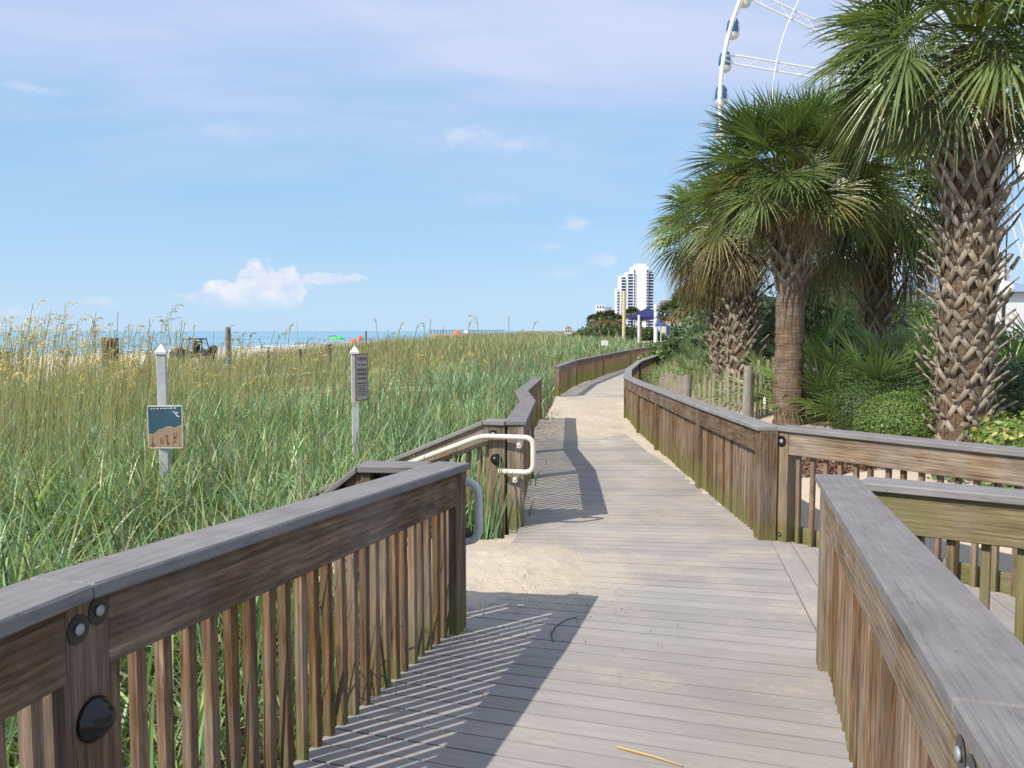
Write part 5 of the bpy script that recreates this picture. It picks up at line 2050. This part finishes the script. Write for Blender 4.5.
# lifeguard stand
p = at_depth(466, 330.5, 186)
root = thing('lifeguard_stand', (p.x, 186, zt(p.x, 186)), 'tiny white lifeguard stand in the far umbrella row', 'lifeguard stand')
t = MB()
for sx_ in (-0.5, 0.5):
    for sy_ in (-0.5, 0.5):
        t.tube([(p.x + sx_ * 1.2, 186 + sy_ * 1.2, root.location.z), (p.x + sx_ * 0.8, 186 + sy_ * 0.8, p.z - 0.6)], 0.07, 6)
t.build('frame', M['white'], root)
t = MB()
t.box((p.x, 186, p.z - 0.6), (1.1, 1.1, 0.12))
t.box((p.x, 186.4, p.z - 0.25), (1.0, 0.1, 0.6))
t.build('seat', M['white'], root)

# pier far out
root = thing('pier', at_depth(430, 331, 900), 'long dark fishing pier far away over the sea', 'pier')
t = MB()
pa, pb_ = at_depth(428, 331, 860), at_depth(503, 331, 940)
t.board((pa.x, pa.y, 2.0), (pb_.x, pb_.y, 2.0), Vector((-(pb_.y - pa.y), pb_.x - pa.x, 0)).normalized(), -4, 4, 0, 0.7)
t.build('deck', M['pier'], root)
t = MB()
for k in range(27):
    s = k / 26
    t.post(pa.x + (pb_.x - pa.x) * s, pa.y + (pb_.y - pa.y) * s, -3, 2.0, 0.6)
t.build('piles', M['pier'], root)

# ---------------------------------------------------------------- far buildings
def tower():
    d = 800.0
    S = d / F
    x0 = px_at(619, d)
    zg = 0.0
    root = thing('hotel_tower', (px_at(636, d), d, zg), 'tall white hotel tower with blue balcony bays', 'building')

    def bx(px0, px1, ptop, dep, mat, name, dy=0.0, par=root):
        zt_ = at_depth(0, ptop, d).z
        t = MB()
        t.post((px_at(px0, d) + px_at(px1, d)) / 2, d + dy + dep / 2, zg - 2, zt_, px_at(px1, d) - px_at(px0, d), dep)
        return t.build(name, mat, par)
    bx(632.5, 647.5, 266, 26, M['bwhite'], 'wall', -1.0)
    bx(635, 645.5, 263.5, 12, M['bwhite'], 'roof', 3)
    bx(626.5, 632.4, 272, 24, M['bwhite'], 'wall', 2)
    bx(620.5, 626.4, 275, 20, M['bwhite'], 'wall', 5)
    bx(647.6, 653, 270, 22, M['bwhite'], 'wall', 2)
    bx(617, 620.4, 288, 14, M['bwhite'], 'wall', 8)
    for (px0, px1, ptop, dy) in ((627.6, 632.1, 274.0, 1.9), (621.6, 625.6, 277.0, 4.9), (648.4, 652.6, 272.0, 1.9), (645.6, 646.9, 270, -1.1), (632.9, 633.9, 270, -1.1), (617.8, 619.6, 290, 7.9)):
        zt_ = at_depth(0, ptop, d).z
        bay = MB()
        bay.post((px_at(px0, d) + px_at(px1, d)) / 2, d + dy - 0.2, zg + 4, zt_, px_at(px1, d) - px_at(px0, d), 0.4)
        bo = bay.build('window_bay', M['bglass'], root)
        sl_ = MB()
        z = zg + 6
        while z < zt_ - 1:
            sl_.post((px_at(px0, d) + px_at(px1, d)) / 2, d + dy - 0.9, z, z + 0.7, (px_at(px1, d) - px_at(px0, d)) * 0.98, 1.6)
            z += 2.9
        sl_.build('balcony_slabs', M['bwhite'], bo)


tower()


def block(name, label, px0, px1, ptop, d, mat, roofm=None, rows=3, cols=4, dep=None, cat='building', hip=0.0):
    x0, x1 = px_at(px0, d), px_at(px1, d)
    top = at_depth(0, ptop, d).z
    z0 = min(zt((x0 + x1) / 2, d), 0.1)
    dep = dep or (x1 - x0) * 0.8
    root = thing(name, ((x0 + x1) / 2, d, z0), label, cat)
    t = MB()
    t.post((x0 + x1) / 2, d + dep / 2, z0 - 0.5, top, x1 - x0, dep)
    t.build('wall', mat, root)
    if roofm:
        t = MB()
        ov = (x1 - x0) * 0.03
        a = [Vector((x0 - ov, d - ov, top + 0.002)), Vector((x1 + ov, d - ov, top + 0.002)), Vector((x1 + ov, d + dep + ov, top + 0.002)), Vector((x0 - ov, d + dep + ov, top + 0.002))]
        h = hip or (top - z0) * 0.08
        ins = dep * 0.45 if hip else 0.0
        b_ = [Vector((x0 + ins, d + ins, top + h)), Vector((x1 - ins, d + ins, top + h)), Vector((x1 - ins, d + dep - ins, top + h)), Vector((x0 + ins, d + dep - ins, top + h))]
        t.hexa(a + b_)
        t.build('roof', roofm, root)
    for r_ in range(rows):
        for k in range(cols):
            cx_ = x0 + (x1 - x0) * (k + 0.5) / cols
            cz = z0 + (top - z0) * (r_ + 0.55) / rows
            t = MB()
            t.box((cx_, d - 0.03, cz), ((x1 - x0) / cols * 0.5, 0.1, (top - z0) / rows * 0.5))
            t.build('window', M['bglass'], root)
    return root


block('apartment_block', 'small pale apartment block far away left of the tower', 596, 604, 305, 900, M['bwhite'], None, 6, 3)
block('apartment_block', 'lower grey apartment block far away beside the pale one', 604.5, 611, 309, 880, M['cream'], M['roofblue'], 5, 3)
block('beach_pavilion', 'tiny brown roofed pavilion on the far horizon', 565, 572, 328.5, 420, M['cream'], M['roofred'], 1, 3, cat='pavilion', hip=1.2)
block('beach_house', 'tan building with brown roof behind the palms and canopy', 664, 694, 303, 130, M['cream'], M['roofred'], 2, 4, cat='building')
block('white_house', 'white building with blue grey roof behind the stubbed palm', 880, 1085, 292, 46, M['bwhite'], M['roofblue'], 0, 5, dep=9, cat='building', hip=1.0)

# shade canopy
d = 68.0
root = thing('shade_canopy', (px_at(645, d), d, 0.1), 'navy fabric shade canopy on white posts near the tower', 'canopy')
t = MB()
zc_, ze = at_depth(0, 307, d).z, at_depth(0, 316, d).z
c = Vector((px_at(650, d), d + 1.5, zc_))
cor = [Vector((px_at(629, d), d, ze - 0.1)), Vector((px_at(664, d), d - 0.5, ze)), Vector((px_at(668, d), d + 4, ze + 0.3)), Vector((px_at(636, d), d + 4, ze))]
for i in range(4):
    t.face([c, cor[i], cor[(i + 1) % 4]])
    t.face([cor[i], cor[(i + 1) % 4], cor[(i + 1) % 4] - Vector((0, 0, 0.25)), cor[i] - Vector((0, 0, 0.25))])
t.build('fabric', M['navy'], root)
for px, pt in ((639, 315), (656, 304)):
    t = MB()
    p = at_depth(px, pt, d - 0.3)
    t.tube([(p.x, p.y, -0.3), (p.x, p.y, p.z)], 0.11 if px < 650 else 0.17, 10)
    t.build('post', M['white'], root)
umbrella('blue umbrella under the navy shade canopy', 661, 320, 60, 0.45, M['blue'])
wood_post('pale yellow pole left of the navy canopy', 624, 291, 60, 0.125, M['yellow'], name='yellow_pole')
wood_post('yellow pole seen between the dark palm and the stubbed trunk', 889, 240, 30, 0.16, M['yellow'], name='yellow_pole')
wood_post('thin dark flagpole right of the stubbed trunk', 1007, 232, 36, 0.035, M['darkmetal'], name='flagpole')

# white sign by the far railing
d = 44.0
p = at_depth(604.5, 343, d)
root = thing('notice_sign', (p.x, d, zt(p.x, d)), 'small white sign on a post beyond the distant railing', 'sign')
t = MB()
t.box((p.x, d, p.z), (0.38, 0.03, 0.28))
t.build('sign_board', M['white'], root)
t = MB()
t.tube([(p.x, d + 0.04, zt(p.x, d) - 0.1), (p.x, d + 0.04, p.z)], 0.03, 8)
t.build('post', M['post_grey'], root)

# globe lamp
d = 22.0
p = at_depth(1004.5, 290, d)
root = thing('globe_lamp', (p.x, d, zt(p.x, d)), 'white globe lamp on a dark post right of the stubbed trunk', 'lamp')
t = MB()
r = 0.25
t.lathe((p.x, d, p.z - r), (0, 0, 1), [(r - r * math.cos(a_), r * math.sin(a_)) for a_ in np.linspace(0.15, PI, 14)], 22)
t.build('globe', M['globe'], root, smooth=True)
t = MB()
t.lathe((p.x, d, zt(p.x, d) - 0.1), (0, 0, 1), [(0, 0.1), (0.25, 0.1), (0.3, 0.05), (p.z - r - zt(p.x, d) - 0.05, 0.045), (p.z - r - zt(p.x, d) + 0.02, 0.11), (p.z - r - zt(p.x, d) + 0.13, 0.12)], 14)
t.build('post', M['darkmetal'], root)

# blue bin with white lid in the bushes
d = 12.2
p = at_depth(1017, 384, d)
root = thing('blue_bin', (p.x + 0.1, d, zt(p.x, d)), 'blue box with white panel half hidden in the shrubs at the frame edge', 'box')
t = MB()
t.post(p.x + 0.12, d - 1.6, zt(p.x, d) - 0.1, p.z + 0.12, 0.32, 0.3)
t.build('body', M['blue'], root)
t = MB()
t.box((p.x + 0.03, d - 1.76, p.z), (0.12, 0.02, 0.12))
t.build('panel', M['white'], root)


# ---------------------------------------------------------------- ferris wheel
def wheel():
    d = 80.0
    hub = at_depth(975, 100, d)
    Rm, Ri = 251 / F * d * 1.0, 199 / F * d
    root = thing('ferris_wheel', (hub.x, d, 0.0), 'giant white ferris wheel with enclosed dark blue gondolas behind the palms', 'ferris wheel')

    def ring(r, rad, y, name, n=144):
        t = MB()
        pts = [Vector((hub.x + r * math.cos(2 * PI * k / n), d + y, hub.z + r * math.sin(2 * PI * k / n))) for k in range(n + 1)]
        t.tube(pts, rad, 8, cap=False)
        return t.build(name, M['white'], root, smooth=True)
    ring(Rm, 0.20, -0.5, 'rim')
    ring(Rm - 0.35, 0.10, 0.7, 'rim')
    ring(Ri, 0.05, -0.2, 'inner_ring')
    ns = 24
    for k in range(ns):
        a = math.radians(180 - 24.3) + 2 * PI * k / ns
        er = Vector((math.cos(a), 0, math.sin(a)))
        et = Vector((-math.sin(a), 0, math.cos(a)))
        hc = Vector((hub.x, d, hub.z))
        t = MB()
        for sg in (-1, 1):
            t.tube([hc + er * 1.6 + et * 0.45 * sg, hc + er * (Rm - 1.6) + et * 0.42 * sg, hc + er * (Rm - 0.2) + et * 0.2 * sg], 0.085, 6)
        m_ = 16
        for q_ in range(m_):
            r0, r1 = 2 + (Rm - 3) * q_ / m_, 2 + (Rm - 3) * (q_ + 1) / m_
            sg = 1 if q_ % 2 else -1
            t.tube([hc + er * r0 + et * 0.43 * sg, hc + er * r1 - et * 0.43 * sg], 0.045, 5)
        t.build('spoke', M['white'], root)
    t = MB()
    t.lathe((hub.x, d - 3.0, hub.z), (0, 1, 0), [(0, 0.8), (0.3, 1.4), (5.7, 1.4), (6, 0.8)], 24)
    t.build('hub', M['white'], root)
    for (pxb, pyb, yo) in ((855, 383, -3.2), (1068, 375, -3.2), (885, 331, 3.2), (1050, 331, 3.2)):
        e = at_depth(pxb, pyb, d)
        top = Vector((hub.x, d + yo, hub.z))
        e.y = d + yo * 1.6
        dirn = (e - top)
        s_ = (top.z + 0.3) / -dirn.z
        t = MB()
        t.tube([top, top + dirn * s_], [0.55, 0.62], 12)
        t.build('support_leg', M['white'], root)
    proto = None
    for k in range(-7, 16):
        a = math.radians(180 - (1.75 + 7.5 * k))
        c = Vector((hub.x + (Rm - 0.55) * math.cos(a), d + 1.2, hub.z + (Rm - 0.05) * math.sin(a)))
        if proto is None:
            t = MB()
            H = 2.1
            t.lathe(c + Vector((0, 0, -1.05)), (0, 0, 1), [(0, 0.42), (0.12, 0.62), (0.5, 0.78), (0.52, 0.78)], 14)
            t.lathe(c + Vector((0, 0, 0.93)), (0, 0, 1), [(0, 0.55), (0.08, 0.42), (0.13, 0.0)], 14)
            for kk in range(4):
                aa = PI / 4 + kk * PI / 2
                t.tube([c + Vector((0.765 * math.cos(aa), 0.765 * math.sin(aa), -0.55)), c + Vector((0.78 * math.cos(aa), 0.78 * math.sin(aa), 0.1)), c + Vector((0.56 * math.cos(aa), 0.56 * math.sin(aa), 0.94))], 0.035, 6)
            g1 = t.build('gondola', M['white'], root, loc=tuple(c - root.location))
            t = MB()
            t.lathe(c + Vector((0, 0, -0.53)), (0, 0, 1), [(0, 0.75), (0.55, 0.78), (1.1, 0.7), (1.45, 0.54)], 16)
            g2 = t.build('window', M['gondola_glass'], g1)
            g1.scale = (0.84, 0.84, 0.92)
            proto = (g1, g2)
        else:
            g1 = proto[0].copy()
            g2 = proto[1].copy()
            COL.objects.link(g1)
            COL.objects.link(g2)
            g1.location = c - root.location
            g1.parent = root
            g2.parent = g1


wheel()

# ---------------------------------------------------------------- far vegetation
PG = [(0.05, 0.085, 0.025), (0.07, 0.11, 0.03), (0.11, 0.13, 0.05)]


def far_palm(label, px, pbase, ptop, d, w, seed, group):
    p = at_depth(px, ptop, d)
    z0 = zt(p.x, d)
    root = thing('palm_tree', (p.x, d, z0), label, 'palm tree', group)
    g = random.Random(seed)
    zc = p.z - w * 0.5
    t = MB()
    t.tube([(p.x, d, z0 - 0.2), (p.x + 0.05, d, (z0 + zc) / 2), (p.x, d, zc)], [w * 0.09, w * 0.08, w * 0.08], 8)
    t.build('trunk', M['trunk'], root)
    V, Q, C_ = [], [], []
    for k in range(34):
        az, el = k * 2.4, 1.3 - 1.9 * (k / 34)
        dv = Vector((math.cos(az) * math.cos(el), math.sin(az) * math.cos(el), math.sin(el)))
        sv = Vector((-math.sin(az), math.cos(az), 0))
        ln = w * g.uniform(0.8, 1.1)
        o_ = Vector((p.x, d, zc))
        b0 = o_ + dv * ln * 0.4
        col = (0.075 * g.uniform(0.7, 1.3), 0.115 * g.uniform(0.8, 1.2), 0.035) if k < 26 else (0.2, 0.16, 0.08)
        for s in range(9):
            a_ = math.radians(-95 + 190 * s / 8)
            sd = (dv * math.cos(a_) + sv * math.sin(a_)).normalized()
            wv = sd.cross(dv.cross(sv)).normalized() * ln * 0.055
            e_ = b0 + sd * ln * 0.55 - Vector((0, 0, 0.16 * ln))
            m_ = b0 + sd * ln * 0.3
            i = len(V)
            V += [tuple(b0), tuple(m_ + wv), tuple(e_), tuple(m_ - wv)]
            C_ += [col] * 4
            Q.append((i, i + 1, i + 2, i + 3))
    flush((V, Q, C_), 'crown', M['leaf'], root)


for i, (px, pt, d, w) in enumerate(((593, 316, 120, 1.5), (601, 313.5, 112, 1.6), (609, 312, 105, 1.6), (617, 315, 110, 1.5), (632, 309, 120, 1.6), (641, 312, 115, 1.5))):
    far_palm(('far palm left of the yellow pole, one of the four by the small apartment blocks' if px < 620 else 'far palm rising behind the navy canopy'), px, 0, pt, d, w, i, 'far palms left of the yellow pole' if px < 620 else 'far palms behind the navy canopy')
for i, (px, pt, d, w) in enumerate(((672, 304, 52, 1.35), (686, 294, 46, 1.5), (698, 285, 40, 1.5), (707, 300, 38, 1.3))):
    far_palm(('palm nearest the navy canopy in the middle distance', 'palm in front of the tan building', 'tallest palm of the middle group beside the hanging dead fronds', 'low palm beside the fenced palm trunks')[i], px, 0, pt, d, w, 40 + i, 'middle distance palms')
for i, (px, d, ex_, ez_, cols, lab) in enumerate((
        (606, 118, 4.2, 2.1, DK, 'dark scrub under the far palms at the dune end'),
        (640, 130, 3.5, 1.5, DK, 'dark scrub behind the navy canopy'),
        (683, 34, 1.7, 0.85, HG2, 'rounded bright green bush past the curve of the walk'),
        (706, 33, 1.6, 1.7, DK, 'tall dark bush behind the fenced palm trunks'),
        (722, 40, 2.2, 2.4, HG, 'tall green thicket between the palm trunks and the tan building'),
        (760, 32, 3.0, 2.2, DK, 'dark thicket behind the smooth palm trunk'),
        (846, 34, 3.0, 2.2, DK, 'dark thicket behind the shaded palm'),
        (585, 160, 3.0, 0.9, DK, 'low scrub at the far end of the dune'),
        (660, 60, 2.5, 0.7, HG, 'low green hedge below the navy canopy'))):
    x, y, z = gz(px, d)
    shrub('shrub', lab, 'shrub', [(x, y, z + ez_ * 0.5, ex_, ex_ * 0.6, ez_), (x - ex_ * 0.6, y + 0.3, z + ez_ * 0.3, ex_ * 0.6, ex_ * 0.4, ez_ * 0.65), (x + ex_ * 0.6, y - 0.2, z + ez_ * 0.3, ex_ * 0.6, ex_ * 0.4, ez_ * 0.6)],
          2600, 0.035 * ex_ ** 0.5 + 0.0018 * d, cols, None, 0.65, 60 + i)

# dry stem lying on the deck
t = MB()
pts = []
for (px, py) in ((617, 747), (636, 752), (655, 757), (682, 766)):
    x, y = on_cap(px, py, 0.006)
    pts.append((x, y, zp(y) + 0.007))
t.tube(pts, [0.004, 0.0045, 0.004, 0.002], 6)
tag(t.build('fallen_stem', plain('straw stem', (0.5, 0.36, 0.12), 0.7)), 'single straw coloured stem lying on the deck boards', 'stem')
# a curled twig and bits of dry grass at the mouth of the beach gap
t = MB()
pts = []
for (px, py) in ((553, 642), (551, 634), (556, 626), (566, 620), (578, 617)):
    x, y = on_cap(px, py, 0.006)
    pts.append((x, y, zp(y) + 0.007))
t.tube(pts, [0.0025, 0.003, 0.003, 0.0025, 0.0015], 6)
tag(t.build('twig', M['rail']), 'thin curled brown twig lying in the railing shadow', 'twig')
n = 260
x = rng.normal(0.0, 0.45, n)
y = rng.normal(4.75, 0.5, n)
ok = (x > xl(y) + 0.06) & (x < 1.4)
x, y = x[ok], y[ok]
n = len(x)
lt = blades('l', np.stack([x, y, zpn(y) + 0.012 + 0.02 * (y > 4.8)], 1), rng.uniform(0.02, 0.09, n), 0.004 * rng.uniform(0.5, 1.5, n), np.full(n, 1.57), rng.uniform(0, 2 * PI, n), np.array([(0.26, 0.2, 0.11)]) * rng.uniform(0.4, 1.4, n)[:, None], 3, None)
lt[0][:, 2] = np.minimum(lt[0][:, 2], np.repeat(zpn(y) + 0.035, 8))
tag(npmesh('grass_litter', lt[0], lt[1], 4, M['dry'], lt[2]), 'dry grass bits scattered on the sand and boards at the gap', 'litter', kind='stuff')
print('objects', len(bpy.data.objects))
